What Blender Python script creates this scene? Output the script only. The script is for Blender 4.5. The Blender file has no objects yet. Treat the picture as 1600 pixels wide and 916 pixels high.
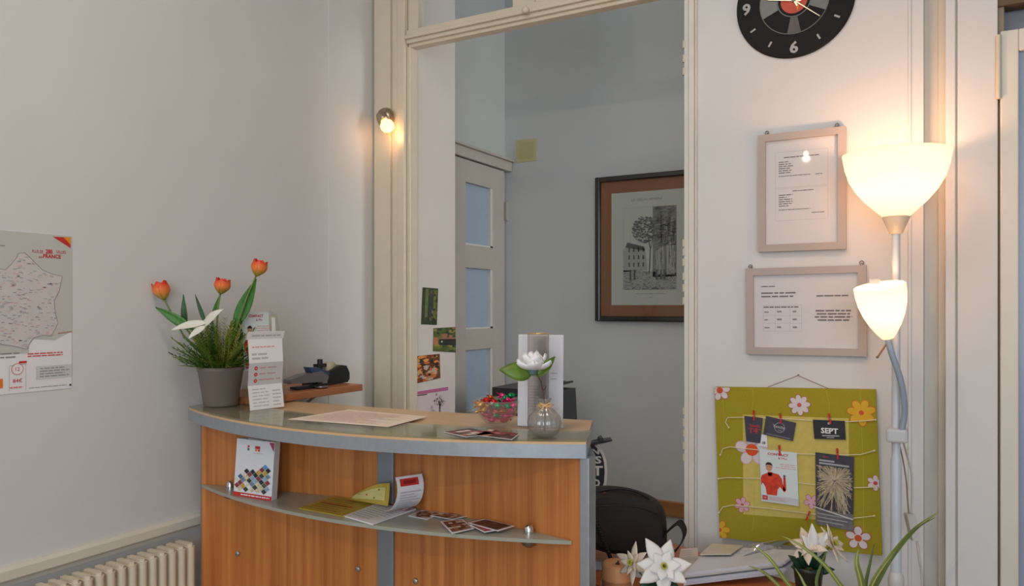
import bpy, math, random
from mathutils import Vector, Matrix, noise as mnoise
V = Vector
PI = math.pi
C = bpy.context.scene.collection
SC = bpy.context.scene

# ------------------------------------------------------------ camera
F_PX, CX, HY, CAM_H = 1180.0, 800.0, 480.0, 1.40
TH = math.radians(29.2)
FWD = V((-math.sin(TH), math.cos(TH), 0)); RGT = V((math.cos(TH), math.sin(TH), 0))
cam_d = bpy.data.cameras.new('camera'); cam_d.sensor_width = 36; cam_d.lens = 36*F_PX/1600
cam_d.shift_y = (HY-458)/1600; cam_d.clip_start = .02
cam = bpy.data.objects.new('camera', cam_d); C.objects.link(cam)
cam.location = (0, 0, CAM_H); cam.rotation_euler = (PI/2, 0, TH)
SC.camera = cam

# ------------------------------------------------------------ light and exposure
SC.view_settings.view_transform = 'Standard'; SC.view_settings.look = 'None'
SC.view_settings.gamma = 1; SC.view_settings.exposure = .1; SC.view_settings.use_curve_mapping = False
world = bpy.data.worlds.new('sky'); SC.world = world; world.use_nodes = True
wb = world.node_tree.nodes['Background']; wb.inputs[0].default_value = (.62, .78, 1, 1); wb.inputs[1].default_value = .5
def area(name, loc, target, size, col, power, sy=None):
    d = bpy.data.lights.new(name, 'AREA'); d.energy = power; d.color = col; d.size = size
    if sy: d.shape = 'RECTANGLE'; d.size_y = sy
    o = bpy.data.objects.new(name, d); C.objects.link(o); o.location = loc
    o.rotation_euler = (V(target)-V(loc)).to_track_quat('-Z', 'Y').to_euler(); return o
def point(name, loc, col, power, r=.03):
    d = bpy.data.lights.new(name, 'POINT'); d.energy = power; d.color = col; d.shadow_soft_size = r
    o = bpy.data.objects.new(name, d); C.objects.link(o); o.location = loc; return o
area('street_window_light', (1.0, -2.7, 1.75), (-.2, 2.0, 1.2), 2.4, (.83, .915, 1), 57, 1.9)
area('ceiling_lamp_light', (-.75, .55, 3.0), (-.75, .75, 0), .45, (1, .86, .70), 10)
area('back_room_fill_light', (1.35, 2.95, 1.9), (-1.6, 2.95, 1.6), .6, (1, .985, .95), 25, 1.5)  # added fill for the back room's ambient level, no window stands there
P_LAMP, P_READ, P_SCONCE, P_PEND = 3.0, .8, .16, 20

# ------------------------------------------------------------ helpers
def lin(c):
    if isinstance(c, str): c = [int(c[i:i+2], 16) for i in (0, 2, 4)]
    return tuple(((x/255)/12.92 if x/255 <= .04045 else ((x/255+.055)/1.055)**2.4) for x in c)
_m = {}
def M(name, c=(200, 200, 200), rough=.55, metal=0., vary=.04, scale=12., bump=0., spec=.5, coat=0., emit=0., stretch=None, alpha=1.):
    if name in _m: return _m[name]
    m = bpy.data.materials.new(name); m.use_nodes = True; nt = m.node_tree; b = nt.nodes['Principled BSDF']
    c = lin(c)
    tc = nt.nodes.new('ShaderNodeTexCoord'); n = nt.nodes.new('ShaderNodeTexNoise'); n.inputs['Scale'].default_value = scale; n.inputs['Detail'].default_value = 4
    if stretch:
        mp = nt.nodes.new('ShaderNodeMapping'); mp.inputs['Scale'].default_value = stretch
        nt.links.new(tc.outputs['Object'], mp.inputs[0]); nt.links.new(mp.outputs[0], n.inputs['Vector'])
    else: nt.links.new(tc.outputs['Object'], n.inputs['Vector'])
    r = nt.nodes.new('ShaderNodeValToRGB'); r.color_ramp.elements[0].position = .3; r.color_ramp.elements[1].position = .7
    r.color_ramp.elements[0].color = tuple(max(0, x*(1-vary)) for x in c)+(1,); r.color_ramp.elements[1].color = tuple(min(1, x*(1+vary)) for x in c)+(1,)
    nt.links.new(n.outputs[0], r.inputs[0]); nt.links.new(r.outputs[0], b.inputs['Base Color'])
    b.inputs['Roughness'].default_value = rough; b.inputs['Metallic'].default_value = metal
    b.inputs['Specular IOR Level'].default_value = spec; b.inputs['Coat Weight'].default_value = coat; b.inputs['Coat Roughness'].default_value = .08
    b.inputs['Alpha'].default_value = alpha
    if emit: b.inputs['Emission Color'].default_value = c+(1,); b.inputs['Emission Strength'].default_value = emit
    if bump:
        bp = nt.nodes.new('ShaderNodeBump'); bp.inputs['Strength'].default_value = bump; bp.inputs['Distance'].default_value = .002
        nt.links.new(n.outputs[0], bp.inputs['Height']); nt.links.new(bp.outputs[0], b.inputs['Normal'])
    _m[name] = m; return m
def clear(name, tint=(1, 1, 1), gloss=.12, rough=.03, f=1.45, milk=0., milkcol=(.9, .9, .9)):
    """thin clear sheet: transparent body, fresnel gloss, optional milky film"""
    if name in _m: return _m[name]
    m = bpy.data.materials.new(name); m.use_nodes = True; nt = m.node_tree; nt.nodes.clear()
    out = nt.nodes.new('ShaderNodeOutputMaterial'); t = nt.nodes.new('ShaderNodeBsdfTransparent'); t.inputs[0].default_value = tuple(tint)+(1,)
    g = nt.nodes.new('ShaderNodeBsdfGlossy'); g.inputs['Roughness'].default_value = rough
    d = nt.nodes.new('ShaderNodeBsdfDiffuse'); d.inputs[0].default_value = tuple(milkcol)+(1,)
    lw0 = nt.nodes.new('ShaderNodeLayerWeight'); lw0.inputs[0].default_value = .5; lw = nt.nodes.new('ShaderNodeMath'); lw.operation = 'POWER'; lw.inputs[1].default_value = 4.5; nt.links.new(lw0.outputs['Facing'], lw.inputs[0])
    ad = nt.nodes.new('ShaderNodeMath'); ad.operation = 'MULTIPLY_ADD'; ad.inputs[1].default_value = .75; ad.inputs[2].default_value = gloss; nt.links.new(lw.outputs[0], ad.inputs[0])
    ad.use_clamp = True
    m1 = nt.nodes.new('ShaderNodeMixShader'); m1.inputs[0].default_value = milk; nt.links.new(t.outputs[0], m1.inputs[1]); nt.links.new(d.outputs[0], m1.inputs[2])
    m2 = nt.nodes.new('ShaderNodeMixShader'); nt.links.new(ad.outputs[0], m2.inputs[0]); nt.links.new(m1.outputs[0], m2.inputs[1]); nt.links.new(g.outputs[0], m2.inputs[2])
    nt.links.new(m2.outputs[0], out.inputs[0]); _m[name] = m; return m

def ray(px, py): return FWD + RGT*((px-CX)/F_PX) + V((0, 0, (HY-py)/F_PX))
EYE = V((0, 0, CAM_H))
def dep(px, py, d): return EYE + ray(px, py)*d
def on(px, py, ax, val):
    r = ray(px, py); i = 'xyz'.index(ax); return EYE + r*((val-EYE[i])/r[i])

class MB:
    def __init__(s): s.v = []; s.f = []; s.m = []; s.sm = []; s.mats = []
    def mi(s, mat):
        if mat not in s.mats: s.mats.append(mat)
        return s.mats.index(mat)
    def add(s, vs, fs, mat, smooth=False):
        b = len(s.v); s.v += [V(p) for p in vs]; k = s.mi(mat)
        for f in fs: s.f.append(tuple(b+i for i in f)); s.m.append(k); s.sm.append(smooth)
        return s
    def box(s, lo, hi, mat, R=None, piv=None):
        x0, y0, z0 = lo; x1, y1, z1 = hi
        vs = [V(p) for p in ((x0,y0,z0),(x1,y0,z0),(x1,y1,z0),(x0,y1,z0),(x0,y0,z1),(x1,y0,z1),(x1,y1,z1),(x0,y1,z1))]
        if R is not None:
            piv = V(piv) if piv is not None else (V(lo)+V(hi))/2
            vs = [piv + R @ (p-piv) for p in vs]
        return s.add(vs, [(0,3,2,1),(4,5,6,7),(0,1,5,4),(1,2,6,5),(2,3,7,6),(3,0,4,7)], mat)
    def prism(s, pts, z0, z1, mat, smooth=False):
        n = len(pts); vs = [V((p[0], p[1], z0)) for p in pts]+[V((p[0], p[1], z1)) for p in pts]
        s.add(vs, [tuple(range(n-1, -1, -1)), tuple(range(n, 2*n))], mat)
        s.add(vs, [(i, (i+1)%n, n+(i+1)%n, n+i) for i in range(n)], mat, smooth); return s
    def ext(s, pts, vec, mat, smooth=False):
        """extrude a 3D polygon along vec"""
        n = len(pts); vec = V(vec); vs = [V(p) for p in pts]+[V(p)+vec for p in pts]
        s.add(vs, [tuple(range(n-1, -1, -1)), tuple(range(n, 2*n))], mat)
        s.add(vs, [(i, (i+1)%n, n+(i+1)%n, n+i) for i in range(n)], mat, smooth); return s
    def tube(s, path, rad, mat, seg=10, smooth=True, flat=1.):
        path = [V(p) for p in path]; n = len(path)
        if not hasattr(rad, '__len__'): rad = [rad]*n
        vs = []; up = None
        for i, p in enumerate(path):
            d = (path[min(i+1, n-1)]-path[max(i-1, 0)]).normalized()
            if up is None: up = V((0, 0, 1)) if abs(d.z) < .9 else V((1, 0, 0))
            a = d.cross(up).normalized(); b = a.cross(d).normalized(); up = b
            for k in range(seg):
                t = 2*PI*k/seg; vs.append(p + a*math.cos(t)*rad[i] + b*math.sin(t)*rad[i]*flat)
        fs = [(i*seg+k, i*seg+(k+1)%seg, (i+1)*seg+(k+1)%seg, (i+1)*seg+k) for i in range(n-1) for k in range(seg)]
        s.add(vs, fs, mat, smooth)
        s.add(vs[:seg], [tuple(range(seg-1, -1, -1))], mat); s.add(vs[-seg:], [tuple(range(seg))], mat); return s
    def lathe(s, prof, c, mat, seg=28, axis=None, smooth=True, fr=None):
        """prof: (r, h) along axis from c ; fr(k, r) optional radius modulation"""
        ax = V(axis).normalized() if axis is not None else V((0, 0, 1))
        a = (V((1, 0, 0)) if abs(ax.x) < .9 else V((0, 1, 0))); a = (a-ax*a.dot(ax)).normalized(); b = ax.cross(a)
        c = V(c); vs = []
        for r, h in prof:
            for k in range(seg):
                t = 2*PI*k/seg; rr = fr(k, r) if fr else r
                vs.append(c + ax*h + a*rr*math.cos(t) + b*rr*math.sin(t))
        n = len(prof)
        fs = [(i*seg+k, i*seg+(k+1)%seg, (i+1)*seg+(k+1)%seg, (i+1)*seg+k) for i in range(n-1) for k in range(seg)]
        return s.add(vs, fs, mat, smooth)
    def ball(s, c, r, mat, seg=12, rings=8, sc=(1, 1, 1), R=None):
        vs = []
        for i in range(rings+1):
            ph = PI*i/rings
            for k in range(seg):
                t = 2*PI*k/seg; p = V((r*sc[0]*math.sin(ph)*math.cos(t), r*sc[1]*math.sin(ph)*math.sin(t), -r*sc[2]*math.cos(ph)))
                vs.append(V(c) + (R @ p if R else p))
        fs = [(i*seg+k, i*seg+(k+1)%seg, (i+1)*seg+(k+1)%seg, (i+1)*seg+k) for i in range(rings) for k in range(seg)]
        return s.add(vs, fs, mat, True)
    def leaf(s, p0, p1, w, nrm, mat, bend=0., cup=.0, n=8, m=4, sh=.8, th=0., blunt=0.):
        """blade from p0 to p1, facing nrm, widest w, bent by bend*length towards nrm, cupped"""
        p0, p1, nrm = V(p0), V(p1), V(nrm); L = (p1-p0).length; d = (p1-p0).normalized()
        nrm = (nrm-d*nrm.dot(d)).normalized(); sd = d.cross(nrm); vs = []
        for i in range(n+1):
            t = i/n; c = p0.lerp(p1, t)+nrm*(bend*L*4*t*(1-t)); ww = w*.5*(math.sin(PI*min(1, max(0, t**sh)))*(1-blunt)+blunt*(1-t**6)) + w*.03
            for j in range(m+1):
                u = j/m*2-1; vs.append(c + sd*ww*u + nrm*(cup*w*u*u))
        fs = [(i*(m+1)+j, i*(m+1)+j+1, (i+1)*(m+1)+j+1, (i+1)*(m+1)+j) for i in range(n) for j in range(m)]
        s.add(vs, fs, mat, True)
        return s
    def build(s, name, parent=None, origin=None, bevel=0., solid=0., sub=0, kind=None, label=None, cat=None, group=None):
        if parent is not None: o0 = V(parent['_w'])
        elif origin is not None: o0 = V(origin)
        else:
            xs = [p.x for p in s.v]; ys = [p.y for p in s.v]; zs = [p.z for p in s.v]
            o0 = V(((min(xs)+max(xs))/2, (min(ys)+max(ys))/2, min(zs)))
        me = bpy.data.meshes.new(name); me.from_pydata([p-o0 for p in s.v], [], s.f)
        for m in s.mats: me.materials.append(m)
        me.polygons.foreach_set('material_index', s.m); me.polygons.foreach_set('use_smooth', s.sm); me.update()
        o = bpy.data.objects.new(name, me); C.objects.link(o)
        if parent is not None: o.parent = parent
        else: o.location = o0
        o['_w'] = tuple(o0)
        if solid: md = o.modifiers.new('thickness', 'SOLIDIFY'); md.thickness = solid; md.offset = 0
        if bevel:
            md = o.modifiers.new('bevel', 'BEVEL'); md.width = bevel; md.segments = 2; md.limit_method = 'ANGLE'; md.angle_limit = .6
        if sub: md = o.modifiers.new('sub', 'SUBSURF'); md.levels = sub; md.render_levels = sub
        if kind: o['kind'] = kind
        if label: o['label'] = label
        if cat: o['category'] = cat
        if group: o['group'] = group
        return o
def thing(name, label, cat, loc, group=None):
    o = bpy.data.objects.new(name, None); C.objects.link(o); o.location = loc; o.empty_display_size = .05
    o['_w'] = tuple(V(loc)); o['label'] = label; o['category'] = cat
    if group: o['group'] = group
    return o
def copy_tree(o, parent=None):
    c = o.copy(); C.objects.link(c)
    if parent is not None: c.parent = parent
    for ch in [x for x in bpy.data.objects if x.parent == o]: copy_tree(ch, c)
    return c

_tx = {}
def text_geo(t, bold=False):
    k = (t, bold)
    if k in _tx: return _tx[k]
    cu = bpy.data.curves.new('t', 'FONT'); cu.body = t; cu.size = 1; cu.resolution_u = 2; cu.fill_mode = 'FRONT'
    if bold: cu.offset = .03
    o = bpy.data.objects.new('t', cu); C.objects.link(o); bpy.context.view_layer.update()
    dg = bpy.context.evaluated_depsgraph_get(); e = o.evaluated_get(dg); me = e.to_mesh()
    vs = [(v.co.x, v.co.y) for v in me.vertices]; fs = [tuple(p.vertices) for p in me.polygons]
    e.to_mesh_clear(); bpy.data.objects.remove(o); bpy.data.curves.remove(cu)
    x0 = min(v[0] for v in vs); x1 = max(v[0] for v in vs); y0 = min(v[1] for v in vs); y1 = max(v[1] for v in vs)
    _tx[k] = ([(a-x0, b-y0) for a, b in vs], fs, x1-x0, y1-y0); return _tx[k]

class Sheet:
    """a flat printed thing: base slab plus printed marks; coordinates a (right), b (up) on its own plane"""
    def __init__(s, o, u, v, mb=None):
        s.o = V(o); s.u = V(u).normalized(); s.v = V(v).normalized(); s.n = s.u.cross(s.v).normalized(); s.mb = mb or MB(); s.k = 1
    def pt(s, a, b, l=0.): return s.o+s.u*a+s.v*b+s.n*l
    def px(s, x, y):
        r = ray(x, y); t = (s.o-EYE).dot(s.n)/r.dot(s.n); p = EYE+r*t-s.o; return (p.dot(s.u), p.dot(s.v))
    def P(s, pts): return [s.px(*p) for p in pts]
    def slab(s, a0, b0, a1, b1, t, mat): return s.slabp([(a0, b0), (a1, b0), (a1, b1), (a0, b1)], t, mat)
    def slabp(s, pts, t, mat):
        s.mb.ext([s.pt(a, b, -t) for a, b in pts], s.n*t, mat); return s
    def poly(s, pts, mat, k=1):
        l = .0004*k; s.mb.add([s.pt(a, b, l) for a, b in pts], [tuple(range(len(pts)))], mat); return s
    def rect(s, a0, b0, a1, b1, mat, k=1): return s.poly([(a0, b0), (a1, b0), (a1, b1), (a0, b1)], mat, k)
    def disc(s, a, b, r, mat, k=1, n=20, sy=1., rot=0.):
        cr, sr = math.cos(rot), math.sin(rot); pts = []
        for i in range(n):
            x, y = r*math.cos(2*PI*i/n), r*sy*math.sin(2*PI*i/n); pts.append((a+x*cr-y*sr, b+x*sr+y*cr))
        return s.poly(pts, mat, k)
    def line(s, pts, w, mat, k=1):
        for (x0, y0), (x1, y1) in zip(pts, pts[1:]):
            L = math.hypot(x1-x0, y1-y0) or 1e-6; nx, ny = -(y1-y0)/L*w/2, (x1-x0)/L*w/2
            s.poly([(x0+nx, y0+ny), (x0-nx, y0-ny), (x1-nx, y1-ny), (x1+nx, y1+ny)], mat, k)
        return s
    def text(s, t, a, b, h, mat, k=2, w=None, bold=False, align='l', rot=0.):
        """h = cap height; w = forced width"""
        vs, fs, tw, thh = text_geo(t, bold); sc = h/thh; sx = sc if w is None else w/tw
        W = tw*sx; x0 = {'l': 0, 'c': -W/2, 'r': -W}[align]; cr, sr = math.cos(rot), math.sin(rot)
        P = []
        for x, y in vs:
            X, Y = x0+x*sx, y*sc; P.append(s.pt(a+X*cr-Y*sr, b+X*sr+Y*cr, .0004*k))
        s.mb.add(P, fs, mat); return s
    def bars(s, a0, b0, a1, b1, rows, mat, seed=1, k=2, thick=.45, fill=(.7, 1.), align='l'):
        """rows of word-length strokes, for print too fine to read"""
        rr = random.Random(seed); H = (b1-b0)/rows
        for i in range(rows):
            yb = b1-H*(i+.5); W = (a1-a0)*rr.uniform(*fill); x = a0 if align == 'l' else ((a0+a1)/2-W/2 if align == 'c' else a1-W); xe = x+W
            while x < xe:
                w = min(xe-x, H*rr.uniform(1.0, 3.4)); s.rect(x, yb-H*thick/2, x+w, yb+H*thick/2, mat, k); x += w+H*.35
        return s

# ============================================================ THE SETTING
A, B = -1.87, 2.28          # planes of the left wall and of the wall with the opening
XR0, XR1 = -1.705, -.655    # opening
YB, XBL = 3.29, -1.88       # back wall, back room's left wall
CEIL = 3.2
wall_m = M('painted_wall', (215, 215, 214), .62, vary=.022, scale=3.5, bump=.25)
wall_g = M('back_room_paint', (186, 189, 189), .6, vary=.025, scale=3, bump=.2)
wall_r = M('reveal_paint', (214, 207, 201), .6, vary=.03, scale=5, bump=.2)
cream = M('cream_gloss_paint', (214, 205, 184), .34, vary=.03, scale=9, bump=.15)
cream2 = M('pale_cream_paint', (216, 212, 200), .38, vary=.03, scale=9, bump=.15)
greyw = M('grey_door_paint', (178, 172, 163), .42, vary=.03, scale=9)
floor_m = M('floor_tiles', (150, 128, 104), .5, vary=.12, scale=4)

MB().box((-1.95, -2.9, -.1), (2.3, 3.4, 0), floor_m).build('floor', kind='structure')
MB().box((-1.95, -2.9, CEIL), (2.3, 3.4, CEIL+.1), wall_m).build('ceiling', kind='structure')
m = MB(); m.box((A-.08, -2.9, 0), (A, B+.06, CEIL), wall_m); m.box((A, 2.015, 0), (A+.002, B, CEIL), wall_m)
m.build('wall_left', kind='structure')
MB().box((2.2, -2.9, 0), (2.3, 3.4, CEIL), wall_m).build('wall_right', kind='structure')
m = MB(); m.box((-1.95, -3.0, 0), (-.4, -2.9, CEIL), wall_m); m.box((2.2-.0, -3.0, 0), (2.3, -2.9, CEIL), wall_m); m.box((-.4, -3.0, 0), (2.2, -2.9, .6), wall_m); m.box((-.4, -3.0, 2.85), (2.2, -2.9, CEIL), wall_m)
m.build('wall_rear', kind='structure')
# the wall that carries the opening: left stub (with the deep reveal), lintel, right part
TB = on(632, 74, 'y', B-.03).z    # underside of the transom bar
m = MB(); m.box((A, B, 0), (XR0, 2.575, CEIL), wall_r); m.build('wall_stub', kind='structure')
XW = on(1443, 480, 'y', B).x
m = MB(); m.box((XR1+.004, B, 0), (XW, B+.12, CEIL), wall_m); m.build('wall_front', kind='structure')
# back room
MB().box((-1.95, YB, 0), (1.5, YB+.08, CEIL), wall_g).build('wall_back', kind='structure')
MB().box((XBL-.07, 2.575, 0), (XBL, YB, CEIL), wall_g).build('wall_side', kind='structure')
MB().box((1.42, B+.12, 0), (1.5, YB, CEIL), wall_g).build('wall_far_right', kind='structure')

# chair rail (trim) on the left wall
zt, zb = .803, .768
prof = [(0, zb-.012), (.006, zb-.012), (.006, zb-.002), (.014, zb), (.019, zb+.006), (.019, zt-.008), (.012, zt), (0, zt)]
m = MB(); m.ext([(A+p[0], -2.0, p[1]) for p in prof], (0, 4.015, 0), cream2); m.build('trim_1', kind='structure')

# casing and transom frame around the opening
def rail(mb, x0, x1, z0, z1, y0, y1, mat): mb.box((x0, y0, z0), (x1, y1, z1), mat)
m = MB()
xa = on(612, 480, 'y', B-.02).x; xb = on(626, 480, 'y', B-.02).x
rail(m, A+.0105, xa, 0, CEIL, B-.030, B, cream); rail(m, xa, xb, 0, CEIL, B-.020, B, cream)
rail(m, xb, XR0-.002, 0, CEIL, B-.040, B+.03, cream); rail(m, XR0-.002, XR0+.014, 0, TB, B-.026, B+.02, cream)
m.build('trim_2', kind='structure', bevel=.003)
m = MB(); xc = on(1090, 480, 'y', B).x; jam = M('jamb_white', (218, 214, 206), .4, vary=.03)
rail(m, XR1-.010, XR1+.004, 0, CEIL, B-.018, B+.12, jam); rail(m, XR1+.004, xc-.006, 0, CEIL, B-.021, B, jam); rail(m, xc-.006, xc, 0, CEIL, B-.012, B, jam)
m.build('trim_3', kind='structure', bevel=.003)
m = MB()
rail(m, XR0-.002, XR1, TB+.012, TB+.062, B-.030, B+.03, cream); rail(m, XR0+.0, XR1, TB, TB+.014, B-.018, B+.02, cream)
rail(m, XR0, XR1, TB+.026, TB+.040, B-.042, B-.03, cream)
m.build('trim_4', kind='structure', bevel=.003)
# transom sashes
glass = clear('window_glass', (.93, .95, .96), .02)
gz = on(653, 46, 'y', B-.01).z
xm = on(838, 10, 'y', B-.01).x
for i, (s0, s1) in enumerate(((XR0+.0, xm-.001), (xm+.001, XR1-.012))):
    w = thing('window_%d' % (i+1), '', '', (s0, B, TB+.062)); del w['label']; del w['category']; w['kind'] = 'structure'
    m = MB(); g0 = s0+(.045 if i == 0 else .075); g1 = s1-(.085 if i == 0 else .05)
    rail(m, s0, g0, TB+.062, CEIL, B-.020, B+.02, cream); rail(m, g1, s1, TB+.062, CEIL, B-.020, B+.02, cream)
    rail(m, g0, g1, TB+.062, gz, B-.020, B+.02, cream)
    m.build('window_frame', w, bevel=.003)
    MB().box((g0, B-.002, gz), (g1, B+.002, CEIL), glass).build('window_pane', w)
    if i == 0:
        kp = on(826, 19, 'y', B-.03); MB().lathe([(0, .034), (.008, .033), (.013, .026), (.011, .016), (.006, .010), (.010, 0)], kp+V((0, 0, 0)), cream, 16, axis=(0, -1, 0)).build('window_knob', w)
# hinge knuckles on the right jamb (left over from removed doors)
hm = M('painted_hinge', (206, 198, 178), .4)
m = MB()
for py in (70, 92, 112, 380, 394, 410, 432, 450, 470, 642, 660, 676, 696, 714):
    p = on(1070, py, 'y', B-.012); L = .022
    m.tube([p-V((0, 0, L/2)), p+V((0, 0, L/2))], .0075, hm, 10)
m.build('trim_5', kind='structure')

# right-hand pilaster and mouldings, then a glazed leaf at the edge of the picture
m = MB()
def X(px, d=0.): return on(px, 480, 'y', B-d).x
m.box((X(1443), B+.062, 0), (X(1470), B+.09, CEIL), cream2)
m.box((X(1466), B+.045, 0), (X(1478), B+.09, CEIL), cream2)
m.box((X(1477), B-.026, 0), (X(1493, .026), B+.05, CEIL), wall_m)
m.box((X(1493, .026), B-.018, 0), (X(1496, .026), B+.05, CEIL), cream2)
m.box((X(1496, .026), B-.026, 0), (X(1559, .026), B+.05, CEIL), wall_m); m.box((X(1559, .026), B-.012, 0), (X(1570, .026), B+.0, CEIL), M('brownish_gap', (150, 132, 112), .6))
m.build('trim_6', kind='structure', bevel=.002)
MB().box((X(1419), B-.006, 0), (X(1424), B, CEIL), wall_m).build('trim_8', kind='structure', bevel=.002)
# wall above and behind the glazed leaf
MB().box((X(1558, .026), B+.04, 0), (2.2, B+.12, CEIL), M('blue_grey_wall', (140, 143, 150), .6)).build('wall_side_right', kind='structure')
dz = on(1568, 48, 'y', B-.03).z
d = thing('door_1', '', '', (.2, B, 0)); del d['label']; del d['category']; d['kind'] = 'structure'
x0, x1 = X(1563, .03), X(1563, .03)+.62; yf = B-.03; sw = on(1592, 200, 'y', yf).x-x0
m = MB()
m.box((x0, yf, 0), (x0+sw, yf+.035, dz), cream2); m.box((x1-sw, yf, 0), (x1, yf+.035, dz), cream2)
m.box((x0+sw, yf, dz-.055), (x1-sw, yf+.035, dz), cream2); m.box((x0+sw, yf, 0), (x1-sw, yf+.035, .25), cream2)
m.build('door_frame', d, bevel=.003)
MB().box((x0+sw, yf+.014, .25), (x1-sw, yf+.02, dz-.055), M('frosted_pane', (150, 160, 180), .3)).build('door_pane', d)
m = MB(); m.tube([(x0-.004, yf-.004, dz-.17), (x0-.004, yf-.004, dz-.01)], .006, hm, 8)
m.build('door_hinge', d)
MB().box((x0-.006, B-.022, 2.158), (.95, B+.03, 2.27), M('brown_lintel', (96, 76, 50), .6)).build('trim_7', kind='structure')

# back room door in its left wall
d = thing('door_2', '', '', (XBL, 3.0, 0)); del d['label']; del d['category']; d['kind'] = 'structure'
xd = XBL
def Q(px, py): p = on(px, py, 'x', xd+.02); return p.y, p.z
yR, zT = Q(785, 268); yR = min(yR, YB-.012)
yg0 = Q(725, 400)[0]; yg1 = Q(768, 400)[0]
rows = [(Q(746, 290)[1], Q(746, 385)[1]), (Q(746, 420)[1], Q(746, 514)[1]), (Q(746, 546)[1], Q(746, 640)[1]), (Q(746, 674)[1], Q(746, 770)[1])]
m = MB(); m.box((xd, 2.62, 0), (xd+.03, yg0, zT), greyw); m.box((xd, yg1, 0), (xd+.03, yR, zT), greyw)
zs = [zT]+[z for r_ in rows for z in r_]+[0]
for i in range(0, len(zs), 2): m.box((xd, yg0, zs[i+1]), (xd+.03, yg1, zs[i]), greyw)
m.build('door_leaf', d, bevel=.002)
bead = M('pale_bead', (205, 203, 196), .4)
m = MB()
for z1, z0 in rows:
    m.box((xd+.012, yg1-.02, z0), (xd+.026, yg1, z1), bead); m.box((xd+.012, yg0, z0), (xd+.026, yg1, z0+.008), bead)
m.build('glazing_bead', d)
for i, (z1, z0) in enumerate(rows):
    MB().box((xd+.004, yg0, z0), (xd+.012, yg1-.02, z1), M('daylit_frosted_glass', (156, 172, 190), .25, vary=.02)).build('door_pane', d)  # glow of the daylight outside is put into the blue-grey pane colour
m = MB(); m.box((xd, 2.58, zT+.004), (xd+.045, YB-.004, zT+.050), greyw); m.box((xd, 2.58, zT+.050), (xd+.06, YB-.004, zT+.062), greyw)
m.build('door_frame', d, bevel=.003)
p = on(788, 330, 'y', YB-.012)
MB().box((p.x-.004, YB-.016, p.z-.045), (p.x+.014, YB, p.z+.045), greyw).build('door_hinge', d)
# brown skirting board low on the back wall
z1 = on(1050, 785, 'y', YB-.02).z; z0 = on(1050, 808, 'y', YB-.02).z
MB().box((-1.6, YB-.02, z0), (1.4, YB, z1), M('brown_board', (150, 104, 62), .45, vary=.12, scale=6, stretch=(1, 1, 14))).build('trim_9', kind='structure', bevel=.002)

# ============================================================ RECEPTION COUNTER
def wood(name, c1, c2, st, rough=.4, coat=.1):
    m = bpy.data.materials.new(name); m.use_nodes = True; nt = m.node_tree; b = nt.nodes['Principled BSDF']
    tc = nt.nodes.new('ShaderNodeTexCoord'); mp = nt.nodes.new('ShaderNodeMapping'); mp.inputs['Scale'].default_value = st
    n = nt.nodes.new('ShaderNodeTexNoise'); n.inputs['Scale'].default_value = 1; n.inputs['Detail'].default_value = 6; n.inputs['Roughness'].default_value = .62
    r = nt.nodes.new('ShaderNodeValToRGB'); r.color_ramp.elements[0].position = .32; r.color_ramp.elements[1].position = .68
    r.color_ramp.elements[0].color = lin(c1)+(1,); r.color_ramp.elements[1].color = lin(c2)+(1,)
    nt.links.new(tc.outputs['Object'], mp.inputs[0]); nt.links.new(mp.outputs[0], n.inputs['Vector']); nt.links.new(n.outputs[0], r.inputs[0])
    nt.links.new(r.outputs[0], b.inputs['Base Color']); b.inputs['Roughness'].default_value = rough; b.inputs['Coat Weight'].default_value = coat; b.inputs['Coat Roughness'].default_value = .15
    return m
cherry = wood('cherry_laminate', (166, 94, 42), (208, 136, 72), (48, 48, 1.2))
toplam = wood('beech_top_laminate', (206, 168, 122), (216, 180, 136), (4, 40, 4), .35, .2)
alu = M('brushed_aluminium', (160, 168, 176), .42, .55, vary=.05, scale=60)
alu_d = M('grey_metal', (140, 148, 156), .45, .5)
glassgreen = clear('glass_plate', (.86, .90, .84), .05, .08, 1.45, .10, (.70, .72, .62))
chrome = M('chrome', (215, 218, 220), .15, 1.)
CZ = 1.12
def arc(x0, y0, x1, y1, sag, n=28):
    """points from (x0,y0) to (x1,y1) bowed by sag towards the viewer"""
    p0, p1 = V((x0, y0)), V((x1, y1)); d = (p1-p0); nn = V((d.y, -d.x)).normalized()
    return [tuple(p0+d*(i/n)+nn*sag*4*(i/n)*(1-i/n)) for i in range(n+1)]
front = arc(-1.812, 1.395, -.628, 1.442, .148)
# slightly fuller on the left, like the photographed top
back = [(-.735, 1.725), (-1.175, 1.665), (-1.66, 1.64), (-1.845, 1.60)]
ct = thing('reception_counter', 'bow-fronted cherry-wood reception counter with grey metal edging and a glass shelf', 'reception desk', (-1.2, 1.5, 0))
def shrink(pts, k, c=(-1.2, 1.5)): return [(c[0]+(x-c[0])*k, c[1]+(y-c[1])*k) for x, y in pts]
outline = front+back
MB().prism(outline, CZ-.034, CZ-.005, alu).build('counter_edge', ct, bevel=.002)
MB().prism(shrink(outline, .997), CZ-.005, CZ, toplam).build('counter_top', ct)
CZ2 = CZ+.005
gp = shrink(front, .995)
inner = [(x, y+.11) for x, y in arc(gp[0][0], gp[0][1]+.03, gp[-1][0]-.02, gp[-1][1], .10)]
MB().prism(gp+[(-.668, 1.57)]+list(reversed(inner[1:-1]))+[(-1.815, 1.50)], CZ+.0005, CZ+.0045, glassgreen).build('glass_edge', ct)
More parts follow.
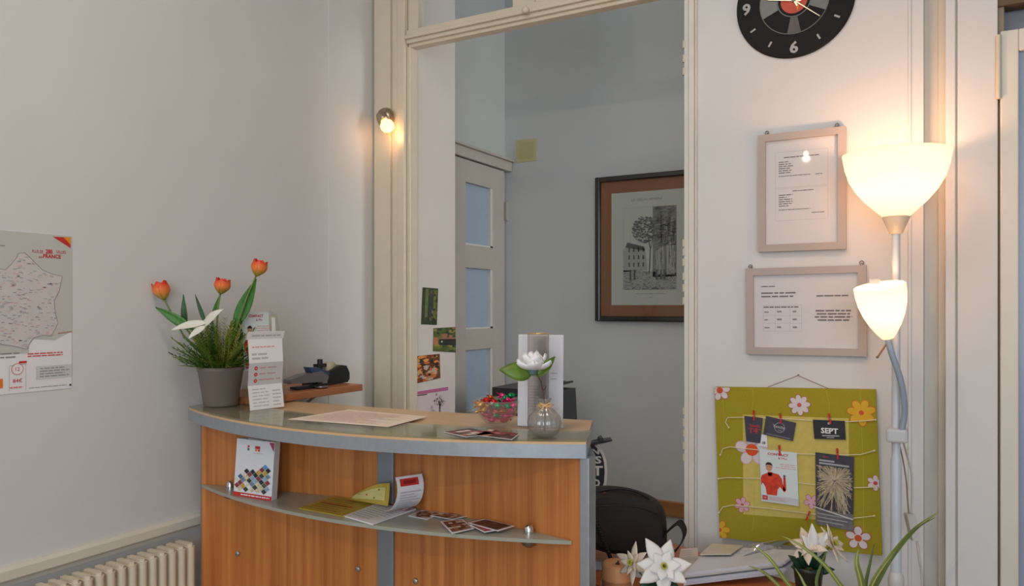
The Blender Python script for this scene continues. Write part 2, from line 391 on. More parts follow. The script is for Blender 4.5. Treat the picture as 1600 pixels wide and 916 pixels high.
# front panels, in the vertical plane between the two ends
pL, pR = V((-1.775, 1.413)), V((-.638, 1.446))
SAG = .066
def PC(u):
    d = pR-pL; nn = V((-d.y, d.x)).normalized()
    return pL+d*u+nn*SAG*4*u*(1-u)
def PX(px, want_u=False):
    lo, hi = -.02, 1.03
    for _ in range(40):
        u = (lo+hi)/2; p = PC(u); x = CX+F_PX*(p.x*RGT.x+p.y*RGT.y)/(p.x*FWD.x+p.y*FWD.y)
        if x < px: lo = u
        else: hi = u
    return u if want_u else PC(u)
def PX_old(px):
    """where the ray through a picture column meets the panel plane (top view)"""
    r = ray(px, 600); d = pR-pL; nn = V((-d.y, d.x)); t = pL.dot(nn)/(V((r.x, r.y)).dot(nn)); return V((r.x*t, r.y*t))
du = (pR-pL).normalized(); dn = V((-du.y, du.x))
if dn.y < 0: dn = -dn
def slabp(mb, a, b, z0, z1, t, mat, out=0.):
    a = a-dn*out; b = b-dn*out
    mb.prism([tuple(a), tuple(b), tuple(b+dn*(t+out)), tuple(a+dn*(t+out))], z0, z1, mat)
post_a, post_b = PX(592), PX(617); rp = PX(907)
def curve(px0, px1, off=0., n=16):
    u0, u1 = PX(px0, True), PX(px1, True); return [tuple(PC(u0+(u1-u0)*i/n)+dn*off) for i in range(n+1)]
for a, b in ((315, 592), (617, 907)):
    m = MB(); m.prism(curve(a, b)+curve(a, b, .018)[::-1], .05, CZ-.034, cherry); m.build('front_panel', ct)
m = MB(); slabp(m, post_a, post_b, .0, CZ-.034, .03, alu_d, .008); m.build('centre_post', ct, bevel=.003)
e = rp+du*.022
m = MB(); slabp(m, rp, e, 0, CZ-.034, .03, alu, .006); m.build('corner_post', ct, bevel=.003)
m = MB(); q = PX(315); slabp(m, q-du*.004, q, 0, CZ-.034, .03, alu_d, .001); m.build('corner_post', ct)
m = MB(); a = e+dn*.03; b_ = V((-.755, 1.715)); dd = (b_-a).normalized(); sn = V((-dd.y, dd.x))
m.prism([tuple(a), tuple(b_), tuple(b_+sn*.02), tuple(a+sn*.02)], .0, CZ-.034, alu_d); m.build('side_panel', ct)
a = q+dn*.03; m = MB(); m.prism([tuple(a), (a.x+.02, a.y), (a.x+.02, 1.6), (a.x, 1.6)], 0, CZ-.034, cherry); m.build('side_panel', ct)
# panel bolts
for px, py in ((372, 865), (560, 889), (650, 908)):
    p = PX(px); r = ray(px, py); k = p.y/r.y; z = CAM_H+r.z*k
    MB().lathe([(0, .006), (.006, .0055), (.0075, .003), (.0075, 0)], (p.x, p.y, z), M('bolt_cap', (172, 170, 162), .3, .7), 14, axis=(-dn.x, -dn.y, 0)).build('bolt_cap', ct)
# glass shelf
SZ = .908
s0, s1 = PX(317)-dn*.0, PX(894); s0 = s0-dn*.004; s1 = s1-dn*.004
sh = arc(s0.x, s0.y, s1.x, s1.y, .103)
gs = MB().prism(sh+curve(317, 894, -.001)[::-1][1:-1], SZ-.008, SZ, M('frosted_glass_shelf', (156, 160, 148), .25, vary=.02, spec=.6)).build('glass_shelf', ct)
for px in (368, 832):
    p = PX(px)-dn*.018
    m = MB(); m.lathe([(.0, .020), (.006, .019), (.010, .014), (.011, .004), (.011, 0)], (p.x, p.y, SZ), chrome, 18)
    m.lathe([(.019, 0), (.020, -.006), (.016, -.016), (.008, -.021), (0, -.022)], (p.x, p.y, SZ-.008), M('clamp_metal', (150, 145, 135), .3, .9), 18)
    m.tube([(p.x, p.y, SZ-.014), (p.x+dn.x*.017, p.y+dn.y*.017, SZ-.014)], .006, chrome, 10)
    m.build('shelf_clamp', gs)

# ============================================================ PAPERS ON THE COUNTER
white = M('white_paper', (232, 232, 234), .6, vary=.01)
whiteg = M('glossy_white_paper', (228, 230, 236), .3, vary=.01)
ink = M('dark_ink', (70, 68, 72), .6); ink_g = M('grey_ink', (150, 148, 152), .6); ink_l = M('pale_grey_ink', (188, 188, 192), .6)
red = M('red_ink', (200, 45, 42), .5); pink = M('pink_ink', (222, 150, 150), .6); orange = M('orange_ink', (232, 120, 44), .5)
UX, UY, UZ = V((1, 0, 0)), V((0, 1, 0)), V((0, 0, 1))
def flat(z): return Sheet((-1.2, 1.4, z), UX, UY)
cream_p = M('cream_sheet', (240, 222, 205), .45, vary=.01)
s = flat(CZ2+.0012); q = s.P([(450, 655), (607, 667), (668, 651), (545, 640)])
s.slabp(q, .0008, cream_p)
def bil(q, u, v):
    a = V(q[0]).lerp(V(q[1]), u); b = V(q[3]).lerp(V(q[2]), u); return a.lerp(b, v)
def qbars(s, q, rows, mat, u0=.08, u1=.92, v0=.1, v1=.9, seed=3, k=1, th=.35, blocks=(.03, .14)):
    rr = random.Random(seed); H = (v1-v0)/rows
    for i in range(rows):
        v = v1-H*(i+.5); u = u0; ue = u0+(u1-u0)*rr.uniform(.6, 1)
        while u < ue:
            w = min(ue-u, rr.uniform(*blocks)); s.poly([bil(q, u, v-H*th/2), bil(q, u+w, v-H*th/2), bil(q, u+w, v+H*th/2), bil(q, u, v+H*th/2)], mat, k); u += w+.015
qbars(s, q, 16, M('faint_pink_print', (236, 196, 184), .6), seed=5)
s.mb.build('paper_sheet', label='large cream sheet printed with faint pink text lying flat on the counter top', cat='paper')

photo_reds = [(96, 44, 44), (150, 60, 66), (60, 46, 44), (180, 120, 110), (120, 84, 74), (210, 200, 190)]
def photo_on(s, q, pal, seed, n=(6, 4), border=.05, name='p'):
    rr = random.Random(seed); nx, ny = n
    for i in range(nx):
        for j in range(ny):
            c = rr.choice(pal); u0, u1 = border+(1-2*border)*i/nx, border+(1-2*border)*(i+1)/nx; v0, v1 = border+(1-2*border)*j/ny, border+(1-2*border)*(j+1)/ny
            s.poly([bil(q, u0, v0), bil(q, u1, v0), bil(q, u1, v1), bil(q, u0, v1)], M('print_%d_%d_%d' % c, c, .4, vary=.2, scale=90), 1)
for q_, lab, sd in (([(693, 675), (728, 683), (775, 678), (736, 669)], 'small brown photo card flat on the counter below the candy bowl, left one', 2),
                    ([(742, 680), (800, 687), (812, 678), (765, 671)], 'small dark red photo card flat on the counter below the candy bowl, right one', 4)):
    s = flat(CZ2+.0015); q = s.P(q_); s.slabp(q, .0008, white); photo_on(s, q, photo_reds, sd, border=.02)
    s.mb.build('photo_card', label=lab, cat='photo', group='photo cards on the counter top')

# sheets and cards on the glass shelf
SZ1 = SZ+.001
mustard = M('mustard_flyer', (182, 158, 62), .45, vary=.1, scale=30); mustard2 = M('mustard_print', (150, 122, 50), .5); lime = M('pale_yellow_map', (206, 198, 128), .5, vary=.1, scale=30)
s = flat(SZ1); q = s.P([(466, 795), (541, 809), (588, 788), (520, 776)]); q = [tuple(p) for p in q]
for k in range(3): s.slabp([(x, y) for x, y in q], .0006+.0012*k, mustard)
s.o = s.o+UZ*.002; s.slabp(q, .003, mustard)
qbars(s, q, 7, mustard2, seed=8); s.poly([bil(q, .1, .5), bil(q, .8, .5), bil(q, .8, .54), bil(q, .1, .54)], red, 1)
s.mb.build('flyer_stack', label='flat mustard-yellow flyers stacked on the glass shelf', cat='flyer')
# curled yellow map leaflet rising at its right end
def curled(name, base, length_dir, width_vec, L, rise, mat, label, cat, marks=None, n=10, start=0., group=None):
    """a sheet lying then curling up; marks(sheet_fn, mb)"""
    mb = MB(); base, ld, wv = V(base), V(length_dir).normalized(), V(width_vec); pts = []
    a = 0; p = base.copy(); pts.append(p.copy())
    for i in range(n):
        t = (i+1)/n; ang = rise*max(0, (t-start)/(1-start))
        p = p + (ld*math.cos(ang)+UZ*math.sin(ang))*(L/n); pts.append(p.copy())
    def at(u, v, l=0.):
        x = min(u, .9999)*n; i = int(x); q0 = pts[i].lerp(pts[i+1], x-i); t = (pts[i+1]-pts[i]).normalized(); nn = t.cross(wv.normalized()); 
        if nn.z < 0: nn = -nn
        return q0+wv*v+nn*l
    vs = [at(i/n, j, 0) for i in range(n+1) for j in (0, 1)]
    vs2 = [at(i/n, j, .0007) for i in range(n+1) for j in (0, 1)]; b = len(vs)
    fs = []
    for i in range(n): fs += [(2*i, 2*i+2, 2*i+3, 2*i+1), (b+2*i, b+2*i+1, b+2*i+3, b+2*i+2), (2*i, b+2*i, b+2*i+2, 2*i+2), (2*i+1, 2*i+3, b+2*i+3, b+2*i+1)]
    fs += [(0, 1, b+1, b), (2*n, b+2*n, b+2*n+1, 2*n+1)]
    mb.add(vs+vs2, fs, mat)
    def rect(u0, v0, u1, v1, mt, k=1):
        st = max(1, int((u1-u0)*n*2))
        for i in range(st):
            a0, a1 = u0+(u1-u0)*i/st, u0+(u1-u0)*(i+1)/st
            l = .0007+.0005*k; mb.add([at(a0, v0, l), at(a1, v0, l), at(a1, v1, l), at(a0, v1, l)], [(0, 1, 2, 3)], mt)
            mb.add([at(a0, v0, -.0005*k), at(a0, v1, -.0005*k), at(a1, v1, -.0005*k), at(a1, v0, -.0005*k)], [(0, 1, 2, 3)], mt)
    if marks: marks(rect)
    return mb.build(name, label=label, cat=cat, group=group)
def px_z(px, py, z): return on(px, py, 'z', z)
def mk_map(rect):
    rr = random.Random(4)
    rect(.35, .08, .95, .92, lime, 1)
    for i in range(16): u, v = rr.uniform(.1, .9), rr.uniform(.1, .85); rect(u, v, u+.08, v+.02, mustard2 if i % 4 else red, 2)
b0 = px_z(556, 793, SZ1+.006); ld = px_z(618, 788, SZ1+.006)-b0; ld.normalize(); wv = px_z(500, 776, SZ1+.006)-b0
h0 = px_z(541, 780, SZ1+.007); h1 = px_z(606, 791, SZ1+.007); m = MB(); nU, nV = 10, 5; G = []
for i in range(nU+1):
    u_ = i/nU; b_ = h0.lerp(h1, u_); hh_ = .054*math.sin(u_*1.45)
    for j in range(nV+1):
        v_ = j/nV; G.append(b_+UZ*hh_*v_+V((-.10, 1, 0))*(.030*v_*(1-.5*v_)*(1-.45*u_)))
fq = [(i*(nV+1)+j, (i+1)*(nV+1)+j, (i+1)*(nV+1)+j+1, i*(nV+1)+j+1) for i in range(nU) for j in range(nV)]
nrm = V((.1, -1, .35)).normalized()
m.add(G, fq, mustard, True); m.add([p-nrm*.0012 for p in G], [f[::-1] for f in fq], mustard, True)
m.add([p+nrm*.0006 for p in G], [f for k, f in enumerate(fq) if 0 < k//nV < nU-1 and 0 < k % nV < nV-1], lime, True)
for k in (13, 22, 31, 38): a_ = [G[i]+nrm*.0011 for i in fq[k]]; c_ = sum(a_, V((0, 0, 0)))/4; m.add([c_+(p-c_)*.45 for p in a_], [(0, 1, 2, 3)], red if k == 22 else mustard2)
m.build('folded_map', label='pale yellow map page lifting off the flyers on the glass shelf', cat='leaflet')
def mk_flyer(rect):
    rect(.80, .12, .95, .82, red, 1); rect(.84, .25, .91, .7, M('dark_red_ink', (140, 24, 30), .5), 2)
    for i in range(10): rect(.12+.06*i, .12, .145+.06*i, .9-.12*(i % 3), ink_l, 1)
b1 = px_z(600, 799, SZ1+.008); ld2 = (px_z(640, 790, SZ1+.008)-b1).normalized()
curled('curled_leaflet', b1, V((.93, -.25, 0)), V((.03, .062, 0)), .115, 2.0, whiteg, 'white leaflet with a red heading curling steeply upwards on the glass shelf', 'leaflet', mk_flyer, start=.0)
s = flat(SZ1+.003); q = s.P([(537, 806), (582, 819), (650, 795), (605, 781)])
s.slabp(q, .003, whiteg); qbars(s, q, 10, ink_l, seed=2); s.poly([bil(q, .62, .78), bil(q, .95, .78), bil(q, .95, .92), bil(q, .62, .92)], pink, 1)
s.poly([bil(q, .1, .84), bil(q, .4, .84), bil(q, .4, .92), bil(q, .1, .92)], red, 1)
s.mb.build('leaflet_stack', label='flat white leaflets with small grey print on the glass shelf, overlapping the yellow flyers', cat='leaflet')
def mk_small(rect): rect(.45, .1, .9, .85, M('crimson_ink', (165, 30, 52), .5), 1); rect(.6, .35, .72, .6, white, 2)
b2 = px_z(629, 797, SZ1+.004)
curled('small_leaflet', b2, V((.9, .1, 0)), V((-.02, .04, 0)), .034, 1.1, whiteg, 'small white leaflet with a crimson square curling up at the right end of the leaflets', 'leaflet', mk_small)
browns = [(88, 56, 40), (120, 76, 54), (60, 42, 36), (176, 150, 130), (140, 100, 76), (200, 190, 180)]
cards = [([(637, 806), (668, 812), (690, 802), (660, 797)], browns, 'brown photo card nearest the leaflets on the glass shelf'),
         ([(672, 806), (706, 812), (734, 806), (700, 799)], browns, 'brown photo card lying between its neighbours on the glass shelf'),
         ([(688, 815), (706, 834), (741, 826), (722, 811)], browns, 'brown and white photo card sticking furthest towards the shelf front'),
         ([(733, 820), (757, 832), (790, 826), (762, 815)], [(150, 40, 60), (110, 30, 44), (170, 90, 100)], 'crimson card mostly covered by the dark photo card on the glass shelf'),
         ([(731, 817), (778, 830), (804, 822), (757, 811)], [(56, 34, 40), (84, 40, 48), (44, 34, 40), (110, 60, 60)], 'dark photo card with a white border, nearest the right shelf clamp')]
for i, (q_, pal, lab) in enumerate(cards):
    s = flat(SZ1+.0006+.0016*(i % 5)); q = s.P(q_); s.slabp(q, .0010, whiteg); photo_on(s, q, pal, 20+i, (7, 5), .07)
    s.mb.build('photo_card', label=lab, cat='photo', group='photo cards on the glass shelf')

# square brochure pack standing on the shelf
bl, br, bb = px_z(379, 770, SZ), px_z(438, 779, SZ), px_z(450, 774, SZ)
bu = (br-bl).normalized(); hgt = .147; bw = (br-bl).length
lean = V((bu.y*-1, bu.x, 0))*.10
t = thing('brochure_pack', 'square pack of white brochures with a diamond photo collage standing on the glass shelf', 'brochures', (bl+br)/2)
m = MB(); up = (UZ+V((-.02, .10, 0))).normalized()*hgt
th_ = (bb-br)*.7; bl = bl+V((0, -.030, 0)); br = br+V((0, -.030, 0))
s = Sheet(bl, bu, up)
q = [(0, 0), (bw, 0), (bw, hgt), (0, hgt)]
s.mb.ext([s.pt(a, b, 0) for a, b in q], th_, M('white_card', (226, 230, 238), .4, vary=.01))
s.rect(0, 0, bw, hgt*.07, red, 1); s.bars(bw*.2, hgt*.015, bw*.95, hgt*.055, 1, white, 7, 2, .5, (1, 1))
s.poly([(bw*.86, hgt*.985), (bw*.995, hgt*.985), (bw*.985, hgt*.83)], M('magenta_corner', (170, 60, 100), .5), 1)
s.rect(bw*.30, hgt*.86, bw*.35, hgt*.90, red, 1); s.rect(bw*.30, hgt*.81, bw*.35, hgt*.85, M('green_dot', (50, 100, 70), .5), 1)
s.rect(bw*.50, hgt*.85, bw*.63, hgt*.90, red, 1); s.rect(bw*.50, hgt*.81, bw*.56, hgt*.845, orange, 1); s.rect(bw*.575, hgt*.81, bw*.63, hgt*.845, M('brick_ink', (190, 70, 50), .5), 1)
s.bars(bw*.45, hgt*.765, bw*.7, hgt*.785, 1, ink_l, 2, 1, .5, (1, 1))
rr = random.Random(11); pal = [(40, 44, 50), (120, 140, 165), (230, 226, 214), (196, 160, 60), (90, 84, 70), (170, 120, 90), (70, 110, 160), (214, 200, 170), (60, 70, 60), (140, 60, 60), (150, 180, 200)]
dx = bw/6.3; dy = hgt*.105
tops = [3.2, 4.2, 4.0, 4.3, 4.9, 5.2]
for j in range(11):
    for i in range(-1, 7):
        cx_, cy_ = (i+.5*(j % 2)+.5)*dx, hgt*.08+j*dy*.5
        if cx_-dx*.5 < 0 or cx_+dx*.5 > bw or cy_-dy*.5 < hgt*.065: continue
        if cy_ > hgt*.08+dy*tops[min(5, max(0, int(cx_/bw*6)))]*.92: continue
        c = rr.choice(pal) if not (j > 8 and cx_ > bw*.7) else (90, 150, 210)
        mt = M('collage_%d_%d_%d' % c, c, .45, vary=.35, scale=160)
        s.poly([(cx_-dx*.47, cy_), (cx_, cy_-dy*.47), (cx_+dx*.47, cy_), (cx_, cy_+dy*.47)], mt, 1)
s.mb.build('brochure_cover', t)
m = MB()
for k in range(3):
    o_ = th_*(.35+.32*k)
    m.ext([s.pt(bw*.25, hgt+.0015-.0008*k)+o_, s.pt(bw*.995, hgt-.001)+o_, s.pt(bw*.995, hgt-.003)+o_, s.pt(bw*.25, hgt-.003)+o_], th_*.12, whiteg)
m.build('brochure_pages', t)

# ============================================================ THINGS STANDING ON THE COUNTER
# tulip planter
CP = dep(345, 630, 2.12); CP.z = CZ2
t = thing('planter', 'taupe pot of orange artificial tulips, white ribbon-like petals and green fern on the counter', 'potted plant', CP)
hp = .108
m = MB(); m.lathe([(0, 0), (.044, 0), (.046, .002), (.0600, hp-.012), (.0625, hp-.010), (.0628, hp), (.0590, hp), (.056, hp-.012), (0, hp-.014)], CP, M('taupe_pot', (122, 112, 104), .6, vary=.04), 36)
m.build('pot', t)
tip_g = M('fern_green', (88, 128, 40), .55, vary=.35, scale=60); tip_y = M('fern_yellow_green', (158, 160, 62), .55, vary=.3, scale=60)
dk_g = M('dark_leaf_green', (44, 84, 30), .5, vary=.3, scale=60)
rr = random.Random(7); m = MB(); base = CP+UZ*(hp-.012)
for i in range(190):
    az = rr.uniform(0, 2*PI); el = rr.uniform(.15, 1.45); L = rr.uniform(.075, .118)*(.84+.36*math.sin(el))
    d_ = V((math.cos(az)*math.cos(el), math.sin(az)*math.cos(el), math.sin(el)))
    p0 = base+V((math.cos(az), math.sin(az), 0))*rr.uniform(.0, .035); p1 = p0+d_*L+UZ*.004
    mat = rr.choice([tip_g, tip_g, dk_g, tip_y])
    m.tube([p0, p0.lerp(p1, .5)+UZ*.006, p1], [.0009, .0008, .0004], mat, 4)
    for k in range(3, 14):
        tt = k/13; c = p0.lerp(p1, tt)+UZ*.006*4*tt*(1-tt)*.5
        for sgn in (-1, 1):
            side = d_.cross(UZ).normalized()*sgn; dd = (d_*.8+side*.8+V((rr.uniform(-.2, .2), rr.uniform(-.2, .2), rr.uniform(-.1, .35)))).normalized()
            m.leaf(c, c+dd*rr.uniform(.010, .019), .0040, UZ+d_*.2, mat, .05, 0, 2, 1)
m.build('fern_foliage', t)
def tulip_mat():
    m_ = bpy.data.materials.new('tulip_petal'); m_.use_nodes = True; nt = m_.node_tree; b = nt.nodes['Principled BSDF']
    tc = nt.nodes.new('ShaderNodeTexCoord'); sp = nt.nodes.new('ShaderNodeSeparateXYZ'); r = nt.nodes.new('ShaderNodeValToRGB')
    e_ = r.color_ramp.elements; e_[0].position = .05; e_[0].color = lin((150, 160, 50))+(1,); e_[1].position = .85; e_[1].color = lin((214, 52, 24))+(1,)
    x = e_.new(.38); x.color = lin((238, 140, 70))+(1,)
    nt.links.new(tc.outputs['Generated'], sp.inputs[0]); nt.links.new(sp.outputs[2], r.inputs[0]); nt.links.new(r.outputs[0], b.inputs['Base Color']); b.inputs['Roughness'].default_value = .5
    return m_
tm = tulip_mat(); stem_g = M('stem_green', (104, 130, 56), .5, vary=.15); leaf_g = M('tulip_leaf_green', (62, 122, 44), .45, vary=.25, scale=25, stretch=(8, 8, 1)); leaf_d = M('tulip_leaf_dark', (44, 84, 44), .45, vary=.25, scale=25)
def tulip(c, h, R_, ax, parent):
    """cup of six overlapping petals from its base point c"""
    m = MB(); ax = V(ax).normalized(); a = ax.orthogonal().normalized(); b = ax.cross(a)
    for ring in (0, 1):
        for k in range(3):
            t0 = 2*PI*(k+.5*ring)/3+.4; n, w = 8, 6; vs = []
            for i in range(n+1):
                u = i/n; rad = R_*(math.sin(min(1, u*1.5)*PI/2)**.8)*(1-.22*max(0, u-.55)/.45) * (1 if ring else .93)
                half = 1.12*(1-.0*u)*(math.sin(PI*(.10+.82*u))**.55)*(1 if u < .75 else 1-(u-.75)*2.2)
                for j in range(w+1):
                    th = t0+half*(j/w*2-1); hh = h*u*(1-.06*abs(j/w*2-1)**2)
                    rr_ = rad*(1-.05*math.cos((j/w*2-1)*PI/2)*(ring))
                    if i == n: rr_ *= 1.08
                    vs.append(c+ax*hh+(a*math.cos(th)+b*math.sin(th))*max(.002, rr_))
            m.add(vs, [(i*(w+1)+j, i*(w+1)+j+1, (i+1)*(w+1)+j+1, (i+1)*(w+1)+j) for i in range(n) for j in range(w)], tm, True)
    return m.build('flower_head', parent, solid=.0012)
D0 = 2.11
for (bx, by), (ax_, ay_), hh, rr_, (sx, sy), dd in (((257, 469), (248, 440), .052, .0240, (276, 505), 2.07), ((344, 460), (350, 434), .046, .0240, (337, 500), 2.14), ((400, 432), (409, 405), .048, .0235, (370, 500), 2.11)):
    c = dep(bx, by, dd); tp = dep(ax_, ay_, dd)
    s_ = dep(sx, sy, dd); m = MB(); m.tube([CP+UZ*(hp-.01), s_.lerp(CP, .15), c.lerp(s_, .45), c+(tp-c)*.05], [.0028, .0026, .0024, .0024], stem_g, 8); tulip(c, hh, rr_, tp-c, m.build('stem', t))
for (p0, p1, w, bend, mat, dd) in (((300, 515), (243, 480), .026, -.06, leaf_g, 2.06), ((290, 515), (287, 460), .016, .05, leaf_d, 2.09), ((322, 508), (305, 460), .011, .02, leaf_d, 2.12), ((331, 500), (343, 462), .012, -.02, leaf_g, 2.15), ((366, 512), (401, 436), .036, -.04, leaf_g, 2.12)):
    m = MB(); m.leaf(dep(*p0, dd), dep(*p1, dd-.01), w, -FWD+RGT*.15, mat, bend, .12, 10, 4, .75); m.build('leaf', t, solid=.0006)
    m = MB(); m.tube([CP+UZ*(hp-.01), dep(*p0, dd)+UZ*.004], [.003, .0025], stem_g, 6); m.build('leaf_stalk', t)
petal_w = M('white_silk_petal', (222, 222, 210), .6, vary=.05)
m = MB()
for p0, p1, w, dd in (((325, 505), (268, 517), .024, 2.05), ((322, 510), (295, 530), .020, 2.04), ((318, 512), (350, 484), .030, 2.05), ((316, 505), (338, 500), .02, 2.08)):
    m.leaf(dep(*p0, dd), dep(*p1, dd-.02), w, -FWD+UZ*.8, petal_w, .08, .12, 9, 4, .8)
m.build('white_petals', t, solid=.0006)

# acrylic leaflet holder
acr = clear('clear_acrylic', (.95, .96, .96), .03, .03, 1.3)
HB = px_z(392, 634, CZ2); HB += RGT*.004; hu = (px_z(466, 625, CZ2)-HB).normalized(); hv = V((-hu.y, hu.x, 0)); hw = .118
hh = .262; tl = .06
hup = (UZ+hv*.06).normalized()
t = thing('leaflet_holder', 'clear acrylic leaflet holder standing between the tulip pot and the folded brochure', 'leaflet holder', HB+hu*hw/2)
def hpt(a, b, c): return HB+hu*a+hv*b+hup*c
m = MB(); m.ext([hpt(0, .045, 0), hpt(hw, .045, 0), hpt(hw, .045, hh), hpt(0, .045, hh)], hv*.0025, acr); m.build('back_panel', t)
m = MB(); m.ext([hpt(0, 0, 0), hpt(hw, 0, 0), hpt(hw, 0, .13), hpt(0, 0, .13)], hv*.0025, acr); m.build('front_panel', t)
for a in (0, hw-.0025):
    m = MB(); m.ext([hpt(a, .0025, 0), hpt(a, .045, 0), hpt(a, .045, hh*.97), hpt(a, .030, hh*.97), hpt(a, .0025, .13)], hu*.0025, acr); m.build('side_panel', t)
m = MB(); m.ext([hpt(0, 0, -.0), hpt(hw, 0, -.0), hpt(hw, .0475, 0), hpt(0, .0475, 0)], UZ*.0025, acr); m.build('base_panel', t)
# leaflet in the holder
def contact_card(o, u, v, w, h, name, label, cat, full=True, group=None):
    s = Sheet(o, u, v); s.slab(0, 0, w, h, .0012, M('pale_leaflet', (214, 226, 228), .35, vary=.01))
    s.text('CONTACT', w*.22, h*.905, h*.045, red, 2, w=w*.56, bold=True)
    s.text('& Moi', w*.50, h*.84, h*.042, red, 2, w=w*.24, bold=False)
    s.bars(w*.42, h*.66, w*.96, h*.77, 3, pink, 3, 1, .3, (.7, 1), 'r')
    skin = M('face_skin', (206, 150, 118), .6, vary=.1); hair = M('dark_hair', (40, 30, 30), .6); suit = M('red_costume', (206, 58, 30), .5, vary=.35, scale=60); teal = M('grey_teal', (90, 100, 104), .5)
    # torso, arms, head of the muscular figure
    s.poly([(w*.04, h*.50), (w*.20, h*.56), (w*.34, h*.57), (w*.50, h*.55), (w*.58, h*.47), (w*.60, h*.36), (w*.68, h*.26), (w*.64, h*.22), (w*.52, h*.32), (w*.46, h*.26), (w*.43, h*.14), (w*.16, h*.14), (w*.13, h*.28), (w*.06, h*.36), (w*.02, h*.30), (w*.01, h*.44)], suit, 1)
    s.poly([(w*.60, h*.24), (w*.69, h*.27), (w*.68, h*.48), (w*.62, h*.48)], suit, 1)
    s.disc(w*.65, h*.53, w*.035, teal, 1); s.disc(w*.65, h*.49, w*.032, red, 1)
    s.poly([(w*.20, h*.58), (w*.33, h*.58), (w*.31, h*.50), (w*.22, h*.50)], suit, 1)
    s.disc(w*.245, h*.665, w*.088, skin, 2, 18, 1.25); s.poly([(w*.155, h*.68), (w*.16, h*.735), (w*.22, h*.765), (w*.29, h*.76), (w*.335, h*.73), (w*.335, h*.68), (w*.31, h*.715), (w*.18, h*.715)], hair, 3)
    s.rect(w*.19, h*.675, w*.23, h*.681, hair, 3); s.rect(w*.26, h*.675, w*.30, h*.681, hair, 3); s.rect(w*.215, h*.625, w*.275, h*.631, red, 3)
    s.rect(0, h*.02, w, h*.13, M('grey_band', (200, 206, 212), .5), 1) if full else None
    s.rect(w*.04, h*.04, w*.18, h*.12, red, 3); s.rect(w*.07, h*.065, w*.15, h*.095, pink, 4); s.bars(w*.22, h*.04, w*.75, h*.11, 2, pink, 9, 3, .3)
    return s.mb.build(name, label=label, cat=cat, group=group)
contact_card(hpt(.0045, .036, .094), hu, hup, hw-.029, .168, 'leaflet', 'pale leaflet headed CONTACT standing in the clear acrylic holder', 'leaflet')
s = Sheet(hpt(hw-.022, .030, .085), hu, hup); s.slab(0, 0, .017, .165, .001, M('sand_leaflet', (190, 180, 130), .5, vary=.1)); s.rect(.002, .10, .015, .160, white, 1)
s.mb.build('leaflet', label='narrow sand-coloured leaflet at the right side of the clear acrylic holder', cat='leaflet')

# folded brochure standing in front of the holder
fb0 = px_z(391, 642, CZ2); fb1 = px_z(444, 635.5, CZ2); fu = (fb1-fb0).normalized(); fw = (fb1-fb0).length
fn = V((-fu.y, fu.x, 0)); FH = .209
panels = [(0, .31, .006, -.0), (.31, .60, -.0, .008), (.60, .90, .008, -.001)]
s_m = MB(); prev = fb0
levels = [(0, 0), (.31, -.004), (.31, -.004), (.60, .004), (.90, -.002), (1.0, -.013)]
pts = [fb0+UZ*(FH*z)+fn*(b) for z, b in [(0, 0), (.31, .010), (.60, .004), (.90, .010), (1.0, .002)]]
tints = [white, M('silver_grey_paper', (196, 198, 202), .5, vary=.01), white, white]
for i in range(4):
    v_ = pts[i+1]-pts[i]; s = Sheet(pts[i], fu, v_, s_m); L = v_.length; ex = .004 if i == 3 else 0
    s.slab(-ex, 0, fw+ex, L, .0012, tints[i])
    if i == 0: s.bars(fw*.1, L*.08, fw*.62, L*.9, 6, ink_l, 3, 1, .3); s.bars(fw*.68, L*.06, fw*.95, L*.8, 5, ink_l, 5, 1, .35)
    if i == 1:
        s.bars(fw*.3, L*.1, fw*.95, L*.9, 3, M('brick_pale', (190, 130, 130), .6), 4, 1, .14)
        for k in range(3): s.disc(fw*.2, L*(.2+.28*k), fw*.05, red, 1)
        for k in range(3): s.disc(fw*.2, L*(.2+.28*k), fw*.022, pink, 2)
    if i == 2: s.bars(fw*.1, L*.62, fw*.95, L*.72, 1, pink, 4, 1, .5); s.bars(fw*.08, L*.1, fw*.55, L*.45, 2, ink_l, 7, 1, .5, (1, 1))
    if i == 3: s.bars(fw*.08, L*.3, fw*.95, L*.65, 1, ink_l, 8, 1, .6, (1, 1))
s_m.build('folded_brochure', label='white concertina-folded brochure standing upright in front of the acrylic holder', cat='brochure')

# pen behind the pot
m = MB(); p0 = px_z(289, 626, CZ2+.004); p1 = px_z(318, 624, CZ2+.004)
d_ = (p1-p0).normalized(); m.tube([p0, p0+d_*.006, p0+d_*.02, p0+d_*.09], [.0006, .0024, .0036, .0036], M('blue_plastic', (60, 70, 120), .35), 10)
m.build('pen', label='blue pen lying on the counter behind the taupe tulip pot', cat='pen')

